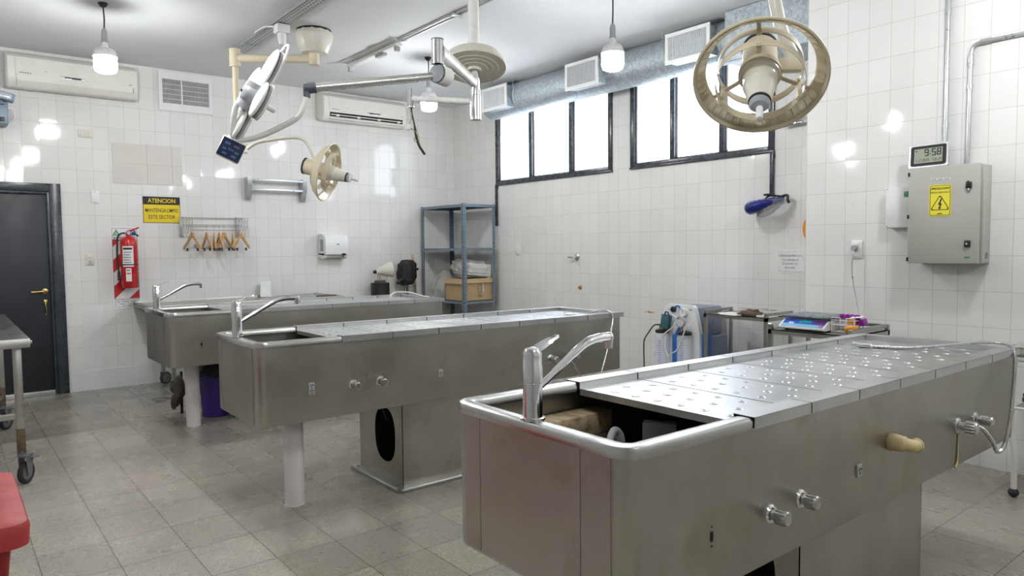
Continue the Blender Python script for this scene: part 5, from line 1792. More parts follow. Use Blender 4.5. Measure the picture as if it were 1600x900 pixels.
mb.cyl((4.765, 8.14, 0.0), (4.765, 8.14, 0.97), 0.012, n=12)
mb.cyl((4.79, 8.14, 0.0), (4.79, 8.14, 0.97), 0.010, n=12)
mb.lathe([(0.14, 0), (0.14, 0.015), (0.02, 0.025)], (4.775, 8.14, 0), Z_, n=24)
mb.build('stand', 'chrome', r)
mb = MB()
mb.cyl((4.995, 8.15, 0.0), (4.958, 8.30, 1.325), 0.014, n=14)
tag(mb.build('broom_handle', 'broom_wood'), 'bare wooden broom handle leaning behind the black bag', 'broom handle')

# ------------------------------------------------------------------ window wall
r = thing('blank_plate', 'white blank wall plate on the window wall beside the shelving', 'wall plate', (XW, 6.92, 1.315))
MB().box(XW - 0.012, XW, 6.882, 6.958, 1.318, 1.44, 0.005).build('cover_plate', 'white_plastic', r)
r = thing('wall_tap', 'small chrome tap on the window wall right of the blank plate', 'tap', (XW, 5.87, 1.27))
mb = MB()
mb.lathe([(0.040, 0), (0.040, 0.006), (0.030, 0.014), (0.012, 0.018), (0.012, 0.07), (0.016, 0.072), (0.016, 0.09), (0.003, 0.092)], (XW, 5.855, 1.295), -X_, n=28)
mb.build('tap_body', 'chrome', r)
mb = MB()
mb.cyl((XW - 0.05, 5.855, 1.295), (XW - 0.055, 5.95, 1.292), 0.010, n=12)
mb.build('spout', 'satin', r)
r = thing('pipe_stub', 'small brass pipe stub on the window wall below the tap', 'pipe stub', (XW, 5.80, 0.94))
MB().lathe([(0.024, 0), (0.024, 0.005), (0.014, 0.008), (0.014, 0.03), (0.009, 0.03), (0.009, 0.02)], (XW, 5.805, 0.949), -X_, n=20).build('stub', 'brass', r)
r = thing('gas_valve', 'small brass and black valve high at the edge of the window wall', 'valve', (XW, 3.17, 2.42))
mb = MB()
mb.cyl((XW, 3.18, 2.43), (XW - 0.08, 3.18, 2.43), 0.014, n=12)
mb.cyl((XW - 0.055, 3.28, 2.425), (XW - 0.055, 3.12, 2.425), 0.017, n=12)
mb.cyl((XW - 0.055, 3.29, 2.425), (XW - 0.055, 3.26, 2.425), 0.024, n=6)
mb.build('valve_body', 'satin', r)
MB().box(XW - 0.11, XW - 0.07, 3.13, 3.21, 2.47, 2.49, 0.005).build('lever', 'black', r)
mb = MB()
mb.ball((XW - 0.035, 3.015, 1.545), 0.1, 12, M=Matrix.Translation((XW - 0.035, 3.055, 1.545)) @ Matrix.Diagonal((0.35, 0.62, 1.02, 1)))
tag(mb.build('orange_ear_muff', 'orange'), 'orange plastic cup on the wall, half hidden by the white tiled corner', 'cup')

# taped paper notice
r = thing('paper_notice', 'taped white paper notice on the window wall below the face shield', 'notice', (XW, 3.235, 1.185))
F = frame((XW, 3.24, 1.278), -Y_, Z_, -X_)
MB().box(-0.122, 0.118, -0.09, 0.088, 0, 0.0015, M=F @ Matrix.Rotation(0.01, 4, 'Z')).build('sheet', 'paper', r)
for body, dz, w in (('FORMOL BUFFER 10 %', 0.040, 0.215), ('"NO MOVER NI', 0.004, 0.15), ('NI LLENAR LOS', -0.028, 0.145), ('BIDONES"', -0.061, 0.10)):
    write('lettering', body, 'ink_grey', r, F @ V(-0.008, dz, 0.002), *SIDE, w=w, h=0.018)
mb = MB()
for a in ((-.13, .13, .078, .092), (-.13, .12, -.098, -.084), (-.128, -.115, -.09, .09), (.112, .124, -.09, .09)):
    mb.box(*a, 0.002, 0.0026, M=F)
mb.build('tape', 'tape', r)

# face shield hanging below the window rod
r = thing('face_shield', 'clear face shield with navy headband hanging below the right window', 'face shield', (5.52, 3.38, 1.50))
mb = MB()
n = 22
fc = V(5.50, 3.375, 0)
def arc(z, rx, ry, t, tilt=0.30):
    a = PI * 0.5 + (t - 0.5) * PI * 1.02
    return V(5.645 - rx * math.sin(a), fc.y - ry * math.cos(a), z - tilt * (-ry * math.cos(a)))
mb.tube([(5.61, 3.525, 1.742), (5.54, 3.535, 1.735), (5.475, 3.505, 1.732), (5.445, 3.44, 1.742), (5.455, 3.37, 1.762), (5.50, 3.305, 1.783), (5.57, 3.262, 1.797)],
        [0.036, 0.046, 0.053, 0.057, 0.058, 0.056, 0.052, 0.047, 0.041, 0.035, 0.029, 0.023, 0.018], n=18)
hb = mb.build('headband', 'navy', r)
mb = MB()
mb.tube([(5.62, 3.49, 1.70), (5.55, 3.47, 1.675), (5.51, 3.42, 1.675), (5.51, 3.35, 1.70), (5.54, 3.30, 1.74), (5.58, 3.27, 1.775)], [0.018, 0.026, 0.030, 0.030, 0.024, 0.016], n=14)
mb.build('sweat_pad', 'grey_plastic', hb)
mb = MB()
mb.tube([arc(1.792, 0.20, 0.128, 0.97), V(5.60, 3.262, 1.83), V(5.59, 3.235, 1.79), V(5.60, 3.225, 1.765)], 0.012, n=8)
mb.tube([V(5.60, 3.46, 1.80), V(5.585, 3.40, 1.835), V(5.59, 3.33, 1.83), V(5.60, 3.27, 1.815)], 0.008, n=8)
mb.build('ratchet', 'black', r)
mb = MB()
rows = []
for k in range(9):
    z = 1.79 - 0.285 * k / 8
    wd = 0.150 * (1 - 0.20 * max(0, (k - 5) / 3) ** 2)
    rows.append([arc(z, 0.215 - 0.010 * k, wd, i / n, 0.10) for i in range(n + 1)])
for s, q in ((0, 0), (1, 0.002)):
    pass
for a, b in zip(rows, rows[1:]):
    for i in range(n):
        mb.face([a[i], a[i + 1], b[i + 1], b[i]])
bmesh.ops.remove_doubles(mb.bm, verts=mb.bm.verts[:], dist=1e-5)
vs = mb.build('visor', 'visor', r, angle=80)
mb = MB()
mb.box(5.555, 5.667, 3.395, 3.44, 1.835, 1.853, 0.004)
mb.build('hook', 'black', r)

# ------------------------------------------------------------------ pier wall: cabinet, clock, boxes and conduits
r = thing('electrical_cabinet', 'beige-grey electrical cabinet on the white tiled pier', 'electrical cabinet', (XP, 1.79, 1.287))
mb = MB()
mb.box(4.952, XP, 1.582, 1.985, 1.287, 1.892, 0.006)
mb.build('case', 'cabinet', r)
MB().box(4.915, 4.954, 1.598, 1.975, 1.30, 1.88).build('door_gap_shade', 'hole', r)  # near-black slab stands in for the shade in the open door gap
mb = MB()
mb.box(4.89, 4.918, 1.586, 1.99, 1.287, 1.896, 0.005)
dr = mb.build('door', 'cabinet', r)
mb = MB()
for z in (1.856, 1.585, 1.312):
    mb.box(4.886, 4.93, 1.982, 1.994, z - 0.013, z + 0.013, 0.002, seg=1)
mb.build('hinge', 'black', r)
F = frame((4.889, 1.801, 1.681), -Y_, Z_, -X_)
st = MB().prism([(x, y) for x, y in rrect(-0.063, 0.063, -0.098, 0.098, 0.010, 4)], 0.001, F).build('warning_sticker', 'sticker_yellow', dr)
mb = MB()
mb.holed(rrect(-0.058, 0.058, -0.093, 0.093, 0.008, 4), rrect(-0.0555, 0.0555, -0.0905, 0.0905, 0.007, 4), 0.0006, F @ Matrix.Translation((0, 0, 0.001)))
tri = lambda s: [(0 + s * 0.050 * math.cos(PI / 2 + k * 2 * PI / 3 + d), -0.028 + s * 0.050 * math.sin(PI / 2 + k * 2 * PI / 3 + d)) for k in range(3) for d in (-0.10, 0.10)]
mb.holed(tri(1.12), tri(0.98), 0.0006, F @ Matrix.Translation((0, 0, 0.001)))
mb.prism([(0.006, 0.014), (-0.012, -0.028), (0.0, -0.026), (-0.006, -0.044), (-0.010, -0.042), (-0.004, -0.058), (0.008, -0.044), (0.002, -0.044), (0.012, -0.018), (0.002, -0.020), (0.012, 0.010)], 0.0006, F @ Matrix.Translation((0, 0, 0.001)))
mb.box(-0.014, 0.014, -0.086, -0.080, 0.001, 0.0016, M=F)
mb.build('warning_symbol', 'ink', st)
write('lettering', '¡PRECAUCION!', 'ink', st, F @ V(0, 0.073, 0.0014), *SIDE, w=0.102, h=0.017, bold=0.02)
write('lettering', 'RIESGO ELECTRICO', 'ink', st, F @ V(0, 0.050, 0.0014), *SIDE, w=0.106, h=0.010)
tp = MB().box(-0.058, 0.058, -0.006, 0.006, 0, 0.0008, M=frame((4.889, 1.80, 1.814), -Y_, (0, -0.05, 1), -X_)).build('printed_strip', 'paper', dr)
mb = MB()
for k in range(11):
    if k % 4 != 3:
        mb.box(-0.050 + k * 0.009, -0.044 + k * 0.009, -0.003, 0.003, 0.0008, 0.0012, M=frame((4.889, 1.80, 1.814), -Y_, (0, -0.05, 1), -X_))
mb.build('strip_print', 'ink_grey', tp)
mb = MB()
mb.box(4.872, 4.892, 1.626, 1.656, 1.745, 1.785, 0.004)
mb.box(4.864, 4.874, 1.634, 1.648, 1.752, 1.790, 0.003)
mb.build('lock_handle', 'black', dr)
MB().box(4.878, 4.888, 1.637, 1.645, 1.72, 1.748, 0.002).build('key', 'satin', dr)
lk = MB().box(4.874, 4.892, 1.626, 1.658, 1.388, 1.430, 0.004).build('lock', 'black', dr)
MB().cyl((4.874, 1.642, 1.409), (4.871, 1.642, 1.409), 0.007, n=14).build('lock_barrel', 'satin', lk)
MB().box(4.8885, 4.8895, 1.628, 1.658, 1.321, 1.331).build('maker_label', 'green_ink', dr)
mb = MB()
mb.lathe([(0.020, 0), (0.020, 0.004), (0.012, 0.006), (0.012, 0.001), (0.001, 0.001)], (5.02, 1.585, 1.335), -Y_, n=20)
mb.build('knockout', 'ink_grey', r)

r = thing('wall_clock', 'silver-framed digital clock showing 9:58 on top of the electrical cabinet', 'clock', (4.95, 1.893, 1.897))
F = frame((4.945, 1.893, 1.972), V(0, -1, 0.02).normalized(), V(0.10, 0.02, 0.995).normalized(), V(-0.995, -0.002, 0.10).normalized())
MB().prism(rrect(-0.116, 0.116, -0.074, 0.074, 0.008, 4), 0.022, F @ Matrix.Translation((0, 0, -0.012))).build('case', 'silver', r)
bz = MB().prism(rrect(-0.104, 0.104, -0.064, 0.064, 0.012, 4), 0.004, F @ Matrix.Translation((0, 0, 0.008))).build('bezel', 'black', r)
sc = MB().box(-0.083, 0.083, -0.046, 0.046, 0.012, 0.0126, M=F).build('display', 'lcd', r)
mb = MB()
seven(mb, '9:58', F @ Matrix.Translation((-0.022, -0.004, 0.0126)), 0.045, 0.025, 0.0055, 0.0062)
mb.build('figures', 'ink', sc)
mb = MB()
seven(mb, '11 2 2025', F @ Matrix.Translation((-0.078, -0.038, 0.0126)), 0.018, 0.0085, 0.0028, 0.0019)
seven(mb, 'TUE 24', F @ Matrix.Translation((0.026, -0.038, 0.0126)), 0.018, 0.0075, 0.0022, 0.0017)
mb.box(-0.076, -0.066, 0.028, 0.036, 0.0126, 0.013, M=F)
mb.build('figures', 'ink', sc)

r = thing('control_box', 'white wall box with a small green switch, left of the electrical cabinet', 'control box', (XP, 2.10, 1.515))
MB().box(5.0, XP, 2.00, 2.178, 1.520, 1.788, 0.006).build('case', 'white_plastic', r)
MB().box(4.995, 5.005, 2.028, 2.062, 1.722, 1.758, 0.003).build('green_switch', 'green_ink', r)
mb = MB()
for (y, z) in ((2.168, 1.778), (2.168, 1.53), (2.01, 1.53)):
    mb.cyl((5.001, y, z), (4.998, y, z), 0.0035, n=8)
mb.build('screw', 'ink_grey', r)

r = thing('wall_outlet', 'white power outlet with a grey plug on the tiled pier', 'outlet', (XP, 2.40, 1.31))
MB().box(XP - 0.012, XP, 2.362, 2.440, 1.312, 1.438, 0.005).build('cover_plate', 'white_plastic', r)
MB().box(XP - 0.016, XP - 0.008, 2.38, 2.422, 1.40, 1.425, 0.003).build('rocker', 'white_plastic', r)
MB().box(XP - 0.016, XP - 0.008, 2.38, 2.422, 1.325, 1.385, 0.003).build('socket_face', 'white_plastic', r)
r = thing('power_cord', 'grey power cord hanging from the outlet on the tiled pier', 'power cord', (XP - 0.02, 2.40, 1.385))
mb = MB()
mb.lathe([(0.021, 0.016), (0.022, 0.02), (0.022, 0.045), (0.017, 0.052), (0.001, 0.052)], (XP, 2.406, 1.385), -X_, n=20)
mb.build('plug', 'grey_plastic', r)
mb = MB()
mb.tube([(XP - 0.045, 2.405, 1.38), (XP - 0.055, 2.405, 1.33), (XP - 0.055, 2.41, 1.22), (XP - 0.06, 2.385, 1.08), (XP - 0.09, 2.35, 0.98), (XP - 0.14, 2.31, 0.90), (XP - 0.18, 2.27, 0.84)], 0.0042, n=8)
mb.build('cord', 'conduit', r)

r = thing('steel_conduit', 'straight grey conduit running from the ceiling down behind the clock', 'conduit', (XP - 0.0185, 1.842, 1.9))
MB().cyl((XP - 0.0185, 1.842, 1.89), (XP - 0.0185, 1.842, HC), 0.0125, n=18).build('pipe', 'conduit', r)
for z in (2.86, 2.15):
    MB().cyl((XP - 0.0185, 1.842, z), (XP - 0.0185, 1.842, z + 0.035), 0.0165, n=18).build('coupling', 'conduit', r)
r = thing('steel_conduit', 'bent grey conduit turning along the tiled pier above the electrical cabinet', 'conduit', (XP - 0.0185, 1.712, 1.9))
mb = MB()
mb.cyl((XP - 0.0185, 1.714, 1.89), (XP - 0.0185, 1.708, 2.57), 0.0125, n=18)
mb.tube([(XP - 0.0185, 1.708, 2.55), (XP - 0.0185, 1.707, 2.59), (XP - 0.0185, 1.695, 2.63), (XP - 0.0185, 1.66, 2.648), (XP - 0.0185, 1.62, 2.65)], 0.0125, n=18)
mb.cyl((XP - 0.0185, 1.64, 2.65), (XP - 0.0185, -1.2, 2.65), 0.0125, n=18)
mb.build('pipe', 'conduit', r)
for a, b in (((1.708, 2.52), (1.708, 2.575)), ((1.655, 2.65), (1.60, 2.65)), ((1.71, 2.375), (1.71, 2.40))):
    MB().cyl((XP - 0.0185, a[0], a[1]), (XP - 0.0185, b[0], b[1]), 0.0165, n=18).build('coupling', 'conduit', r)

# ------------------------------------------------------------------ floor: trolleys and machine by the window wall
def frame_trolley(name, label, cat, x0, x1, y0, y1, zt, zpost, rails, lower=0.30):
    r = thing(name, label, cat, ((x0 + x1) / 2, (y0 + y1) / 2, 0))
    p = 0.026
    for (px, py) in ((x0, y0), (x1 - p, y0), (x0, y1 - p), (x1 - p, y1 - p)):
        lg = MB().box(px, px + p, py, py + p, 0.075, zpost, 0.002, seg=1).build('leg', 'steel_trolley', r)
        mb = MB()
        mb.lathe([(0.034, -0.011), (0.036, -0.008), (0.036, 0.008), (0.034, 0.011), (0.01, 0.014), (0.01, -0.014)], (px + p / 2 + 0.012, py + p / 2, 0.036), V(0.5, -0.86, 0), n=20)
        mb.cyl((px + p / 2, py + p / 2, 0.05), (px + p / 2, py + p / 2, 0.078), 0.010, n=10)
        mb.build('castor', 'grey_rubber', lg)
    mb = MB()
    mb.box(x0, x1, y0, y1, zt - 0.004, zt)
    for a in ((x0, x1, y0, y0 + 0.02), (x0, x1, y1 - 0.02, y1), (x0, x0 + 0.02, y0, y1), (x1 - 0.02, x1, y0, y1)):
        mb.box(*a, zt - 0.03, zt)
    mb.build('top_shelf', 'steel_trolley', r)
    mb = MB()
    mb.box(x0, x1, y0, y1, lower - 0.02, lower)
    mb.build('lower_shelf', 'steel_trolley', r)
    for ax, at in rails:
        mb = MB()
        if ax == 'x':
            yy = y0 if at == 0 else y1 - p
            mb.box(x0 + p, x1 - p, yy + 0.003, yy + p - 0.003, zpost - 0.022, zpost, 0.002, seg=1)
        else:
            xx = x0 if at == 0 else x1 - p
            mb.box(xx + 0.003, xx + p - 0.003, y0 + p, y1 - p, zpost - 0.022, zpost, 0.002, seg=1)
        mb.build('push_rail', 'steel_trolley', r)
    return r
frame_trolley('instrument_trolley', 'stainless instrument trolley with raised end rails by the window wall', 'trolley', 5.03, 5.42, 3.075, 3.665, 0.838, 0.872, (('x', 0), ('x', 1)))
frame_trolley('scale_table', 'stainless side table carrying the blue scale beside the nearest table', 'side table', 4.27, 4.78, 2.04, 2.60, 0.855, 0.893, (('x', 0), ('y', 1)))

mb = MB()
F = frame((5.10, 3.46, 0.839), V(0.3, 0.95, 0).normalized(), V(-0.95, 0.3, 0).normalized(), Z_)
mb.prism([(-0.12, -0.07), (0.10, -0.06), (0.13, 0.02), (0.02, 0.075), (-0.13, 0.05)], 0.006, F)
mb.prism([(-0.09, -0.05), (0.06, -0.06), (0.02, 0.05), (-0.08, 0.04)], 0.014, F)
tag(mb.build('paper_wrap', 'paper'), 'white paper lying on the instrument trolley', 'paper')
mb = MB()
random.seed(5)
P = [(5.09, 3.38, 0.846), (5.10, 3.32, 0.862), (5.09, 3.24, 0.854), (5.10, 3.16, 0.848)]
mb.tube(P, [0.010, 0.022, 0.026, 0.022, 0.012], n=10)
mb.tube([(5.16, 3.40, 0.846), (5.18, 3.30, 0.868), (5.17, 3.2, 0.856)], [0.01, 0.024, 0.024, 0.012], n=10)
tag(mb.build('brown_cloth', 'brown'), 'brown rolled cloth on the instrument trolley', 'cloth')
for i, (y, a, ln) in enumerate(((3.30, 0.3, 0.15), (3.24, -0.4, 0.14), (3.18, 0.7, 0.16), (3.14, 0.1, 0.13), (3.35, -0.2, 0.15))):
    mb = MB()
    c = V(5.16 + 0.03 * (i % 3), y, 0.888 + 0.004 * (i % 2))
    u = V(math.sin(a), math.cos(a), 0)
    w = V(-u.y, u.x, 0)
    for s in (-1, 1):
        mb.cyl(c + u * ln * .5 + w * s * 0.002, c - u * ln * .3 - w * s * 0.012, 0.0035, n=8)
        mb.ring([(0.010, -0.002), (0.014, -0.002), (0.014, 0.002), (0.010, 0.002)], c - u * ln * .38 - w * s * 0.018, Z_, n=16)
    nm = ('first', 'second', 'third', 'fourth', 'fifth')[i]
    tag(mb.build('forceps', 'instrument'), 'steel forceps on the brown cloth of the instrument trolley', 'forceps', 'forceps on the instrument trolley')
mb = MB()
mb.prism([(-0.07, -0.05), (0.08, -0.04), (0.06, 0.05), (-0.05, 0.06)], 0.012, frame((5.12, 3.13, 0.839), Y_, -X_, Z_))
tag(mb.build('gauze_pack', 'paper'), 'folded white gauze at the right end of the instrument trolley', 'gauze')

# counter scale
r = thing('counter_scale', 'white counter scale with blue display panel on the side table', 'scale', (4.47, 2.40, 0.856))
sx0, sx1, sy0, sy1, sz = 4.32, 4.66, 2.245, 2.555, 0.856
mb = MB()
mb.loft([[(x, y, sz + z) for x, z in ((sx0, 0.012), (sx0 + 0.006, 0.008), (sx1, 0.008), (sx1, 0.068), (sx0 + 0.085, 0.070), (sx0, 0.022))] for y in (sy0, sy1)])
bd = mb.build('case', 'scale_body', r)
mb = MB()
for (x, y) in ((sx0 + 0.04, sy0 + 0.04), (sx1 - 0.04, sy0 + 0.04), (sx0 + 0.04, sy1 - 0.04), (sx1 - 0.04, sy1 - 0.04)):
    mb.cyl((x, y, sz - 0.001), (x, y, sz + 0.010), 0.014, n=12)
mb.build('foot', 'black', r)
mb = MB()
mb.box(sx0 + 0.065, sx1 + 0.02, sy0 - 0.012, sy1 + 0.012, sz + 0.077, sz + 0.092, 0.004)
mb.box(sx0 + 0.16, sx1 - 0.08, sy0 + 0.08, sy1 - 0.08, sz + 0.068, sz + 0.078)
mb.build('weighing_pan', 'scale_pan', r)
sl = V(0.085, 0, 0.048).normalized()
F = frame((sx0 + 0.0425, (sy0 + sy1) / 2, sz + 0.0465), -Y_, sl, (-Y_).cross(sl))
pn_ = MB().box(-0.143, 0.143, -0.042, 0.040, 0, 0.0012, M=F).build('display_panel', 'scale_blue', bd)
G = F @ Matrix.Translation((0, 0, 0.0012))
mb = MB()
mb.box(-0.143, 0.143, -0.042, -0.012, 0, 0.0006, M=G)
mb.build('lower_band', 'scale_cyan', bd)
MB().box(-0.035, 0.045, 0.002, 0.030, 0, 0.0008, M=G).build('weight_window', 'scale_green', bd)
MB().box(0.060, 0.138, -0.002, 0.030, 0, 0.0008, M=G).build('price_window', 'scale_purple', bd)
MB().box(0.113, 0.138, -0.034, -0.016, 0.0006, 0.0014, M=G).build('red_key', 'scale_red', bd)
mb = MB()
for k in range(3):
    mb.box(-0.10 + k * 0.012, -0.092 + k * 0.012, -0.014, 0.004, 0.0006, 0.0014, M=G)
    mb.box(-0.098 + k * 0.012, -0.088 + k * 0.012, 0.001, 0.004, 0.0006, 0.0014, M=G)
mb.build('panel_print', 'white_plastic', bd)

# wire rack with capped tubes
r = thing('tube_rack', 'white wire rack of sample tubes on the side table beside the scale', 'tube rack', (4.47, 2.16, 0.856))
mb = MB()
rx0, rx1, ry0, ry1 = 4.40, 4.52, 2.09, 2.235
for z in (0.862, 0.905, 0.935):
    mb.tube([(rx0, ry0, z), (rx1, ry0, z), (rx1, ry1, z), (rx0, ry1, z)], 0.0026, n=6, smooth=False, closed=True)
for (x, y) in ((rx0, ry0), (rx1, ry0), (rx0, ry1), (rx1, ry1)):
    mb.cyl((x, y, 0.855), (x, y, 0.950), 0.003, n=6)
for (a, b) in (((rx0, ry1), (rx0, ry1 - 0.055)), ((rx1, ry1), (rx1, ry1 - 0.055)), ((rx0, ry0), (rx0, ry0 + 0.05))):
    mb.cyl((*a, 0.95), (*b, 0.95), 0.003, n=6)
    mb.cyl((*b, 0.95), (*b, 0.905), 0.003, n=6)
for k in range(1, 5):
    y = ry0 + (ry1 - ry0) * k / 5
    for z in (0.862, 0.905):
        mb.cyl((rx0, y, z), (rx1, y, z), 0.0018, n=6)
for k in range(1, 4):
    x = rx0 + (rx1 - rx0) * k / 4
    for z in (0.862, 0.905):
        mb.cyl((x, ry0, z), (x, ry1, z), 0.0018, n=6)
mb.build('wire_frame', 'white_plastic', r)
def tube_obj(x, y, m, label, group):
    t = thing('sample_tube', label, 'sample tube', (x, y, 0.858), group)
    MB().lathe([(0.003, 0.858), (0.0075, 0.864), (0.0075, 0.925)], (x, y, 0), Z_, n=12).build('vial', 'jar', t)
    MB().lathe([(0.0095, 0.920), (0.0095, 0.945), (0.008, 0.948), (0.001, 0.948)], (x, y, 0), Z_, n=12).build('cap', m, t)
    return t
pt = tube_obj(4.415, 2.075, 'purple', 'sample tube with a purple cap in or beside the white wire rack', 'purple-capped sample tubes')
k = 0
for y in (2.12, 2.15, 2.18, 2.21):
    for x in (4.50, 4.475):
        dup(pt, (x, y, 0.878))
at = tube_obj(4.415, 2.10, 'amber', 'sample tube with an amber cap at the front of the white wire rack', 'amber-capped sample tubes')
for y in (2.115, 2.13):
    dup(at, (4.415, y, 0.858))
for o in (pt, ):
    o.location = (4.48, 2.10, 0.878)
r = thing('tube_tray', 'purple and amber tray of tubes tipped beside the wire rack', 'tray', (4.47, 2.085, 0.856))
mb = MB()
F = frame((4.40, 2.105, 0.872), V(0.1, -1, 0.12).normalized(), V(0.99, 0.1, 0.1).normalized(), V(-0.1, 0.1, 0.98).normalized())
mb.box(-0.035, 0.035, -0.03, 0.03, 0, 0.032, 0.008, M=F)
mb.build('amber_tray', 'amber', r)
mb = MB()
F = frame((4.50, 2.08, 0.905), V(0.1, -1, 0.25).normalized(), V(0.99, 0.1, 0.1).normalized(), V(-0.1, 0.25, 0.96).normalized())
mb.box(-0.03, 0.02, -0.035, 0.035, 0, 0.038, 0.008, M=F)
mb.build('purple_tray', 'purple', r)
mb = MB()
F = frame((4.46, 2.105, 0.955), V(0.1, -1, 0.1).normalized(), V(0.99, 0.1, 0.1).normalized(), V(-0.1, 0.1, 0.98).normalized())
mb.prism([(-0.03, -0.035), (0.04, -0.03), (0.035, 0.035), (-0.035, 0.04)], 0.002, F)
mb.build('paper_label', 'paper', r)

# suction machine
r = thing('suction_machine', 'white and blue suction machine with two jars by the window wall', 'suction machine', (5.35, 4.05, 0))
mb = MB()
out = [(4.335, 0.09), (4.325, 0.40), (4.305, 0.56), (4.26, 0.63), (4.165, 0.862), (4.135, 0.885), (3.87, 0.885), (3.845, 0.865), (3.80, 0.70), (3.785, 0.62), (3.785, 0.09)]
F = frame((5.14, 0, 0), Y_, Z_, X_)
mb.prism(out, 0.05, F)
mb.build('front_panel', 'machine_white', r)
mb = MB()
mb.box(5.19, 5.58, 3.80, 4.31, 0.09, 0.60, 0.01)
mb.box(5.19, 5.58, 3.86, 4.17, 0.60, 0.86, 0.02)
mb.build('rear_body', 'machine_shaded', r)
mb = MB()
mb.box(5.125, 5.145, 3.99, 4.075, 0.10, 0.615, 0.006)
mb.prism([(4.06, 0.60), (4.0, 0.60), (3.985, 0.69), (4.0, 0.70)], 0.012, frame((5.13, 0, 0), Y_, Z_, X_))
mb.box(5.17, 5.30, 3.775, 3.79, 0.10, 0.64, 0.004)
mb.build('blue_trim', 'machine_blue', r)
for jy in (4.155, 3.905):
    mb = MB()
    mb.lathe([(0.05, 0.20), (0.066, 0.21), (0.068, 0.60), (0.058, 0.625), (0.05, 0.63)], (5.085, jy, 0), Z_, n=32)
    jr = mb.build('jar', 'jar', r)
    mb = MB()
    for k in range(12):
        z = 0.32 + k * 0.022
        a = -2.1
        F = frame((5.085 + 0.0685 * math.cos(PI + 0.35), jy + 0.0685 * math.sin(PI + 0.35), z), V(math.sin(PI + .35), -math.cos(PI + .35), 0), Z_, V(math.cos(PI + .35), math.sin(PI + .35), 0))
        mb.box(-0.012, 0.014 if k % 3 else 0.022, -0.002, 0.002, 0, 0.0006, M=F)
    mb.build('volume_marks', 'blue_ink', jr)
    mb = MB()
    mb.lathe([(0.052, 0.625), (0.062, 0.63), (0.062, 0.652), (0.04, 0.66), (0.001, 0.66)], (5.085, jy, 0), Z_, n=28)
    mb.build('jar_lid', 'black', jr)
    mb = MB()
    mb.cyl((5.075, jy + 0.018, 0.655), (5.075, jy + 0.018, 0.705), 0.007, n=10)
    mb.cyl((5.075, jy - 0.018, 0.655), (5.075, jy - 0.018, 0.695), 0.007, n=10)
    mb.build('jar_nozzle', 'brass', jr)
MB().lathe([(0.026, 0), (0.026, 0.02), (0.018, 0.026), (0.001, 0.026)], (5.14, 4.065, 0.842), -X_, n=24).build('control_knob', 'black', r)
g = MB().lathe([(0.042, 0), (0.042, 0.028), (0.036, 0.03), (0.036, 0.026)], (5.14, 3.955, 0.820), -X_, n=32, cap1=False).build('vacuum_gauge', 'silver', r)
MB().lathe([(0.037, 0.024), (0.001, 0.024)], (5.14, 3.955, 0.820), -X_, n=32, cap0=False).build('gauge_dial', 'paper', g)
MB().box(5.114, 5.1155, 3.950, 3.954, 0.812, 0.845, M=None).build('gauge_needle', 'ink', g)
mb = MB()
mb.tube([(5.137, 4.045, 0.865), (5.137, 4.02, 0.875), (5.137, 4.0, 0.865), (5.137, 4.005, 0.835)], 0.007, n=8)
mb.build('blue_arc', 'machine_blue', r)
mb = MB()
for k in range(3):
    mb.box(5.1385, 5.1405, 4.105 + k * 0.012, 4.113 + k * 0.012, 0.832 + k * 0.004, 0.838 + k * 0.004)
    mb.box(5.1385, 5.1405, 3.865 + k * 0.012, 3.873 + k * 0.012, 0.840, 0.852)
mb.build('panel_print', 'ink_grey', r)
mb = MB()
F = frame((5.085, 4.115, 0.725), V(0, -0.98, -0.15).normalized(), V(0, -0.15, 0.98).normalized(), -X_)
mb.box(-0.045, 0.045, -0.06, 0.07, -0.03, 0.02, 0.008, M=F)
mb.build('float_valve', 'teal', r)
mb = MB()
mb.tube([(5.06, 4.10, 0.79), (5.05, 4.09, 0.82), (5.05, 4.06, 0.815), (5.05, 4.045, 0.76), (5.05, 4.05, 0.69), (5.06, 4.08, 0.66)], 0.006, n=8)
mb.tube([(5.07, 4.17, 0.70), (5.05, 4.22, 0.69), (5.06, 4.29, 0.62), (5.08, 4.36, 0.54), (5.09, 4.375, 0.44), (5.10, 4.38, 0.30), (5.12, 4.40, 0.03)], 0.006, n=8)
mb.build('black_hose', 'black_wire', r)
mb = MB()
mb.tube([(5.06, 3.97, 0.72), (5.05, 3.92, 0.70), (5.04, 3.88, 0.72), (5.04, 3.87, 0.76), (5.05, 3.93, 0.79), (5.06, 3.96, 0.77)], 0.011, n=10)
mb.build('corrugated_hose', 'grey_plastic', r)
mb = MB()
mb.tube([(5.06, 3.96, 0.79), (5.05, 4.0, 0.70), (5.04, 4.06, 0.65), (5.03, 4.12, 0.60), (5.03, 4.16, 0.57), (5.03, 4.18, 0.50), (5.02, 4.20, 0.42)], 0.0055, n=8)
mb.tube([(5.05, 3.79, 0.76), (5.02, 3.84, 0.70), (5.015, 3.88, 0.60), (5.015, 3.93, 0.50), (5.02, 4.02, 0.44), (5.03, 4.04, 0.37)], 0.0055, n=8)
mb.tube([(5.06, 4.03, 0.80), (5.06, 3.98, 0.78), (5.06, 3.93, 0.74), (5.05, 3.96, 0.69)], 0.0055, n=8)
mb.tube([(5.04, 4.08, 0.60), (5.03, 4.075, 0.50), (5.03, 4.04, 0.42), (5.03, 4.02, 0.36)], 0.005, n=8)
mb.build('clear_tubing', 'tube', r)
for (x, y) in ((5.17, 3.83), (5.17, 4.29), (5.54, 3.83), (5.54, 4.29)):
    MB().lathe([(0.036, -0.012), (0.038, 0), (0.036, 0.012)], (x, y, 0.038), V(0.6, -0.8, 0), n=20).build('castor', 'grey_rubber', r)
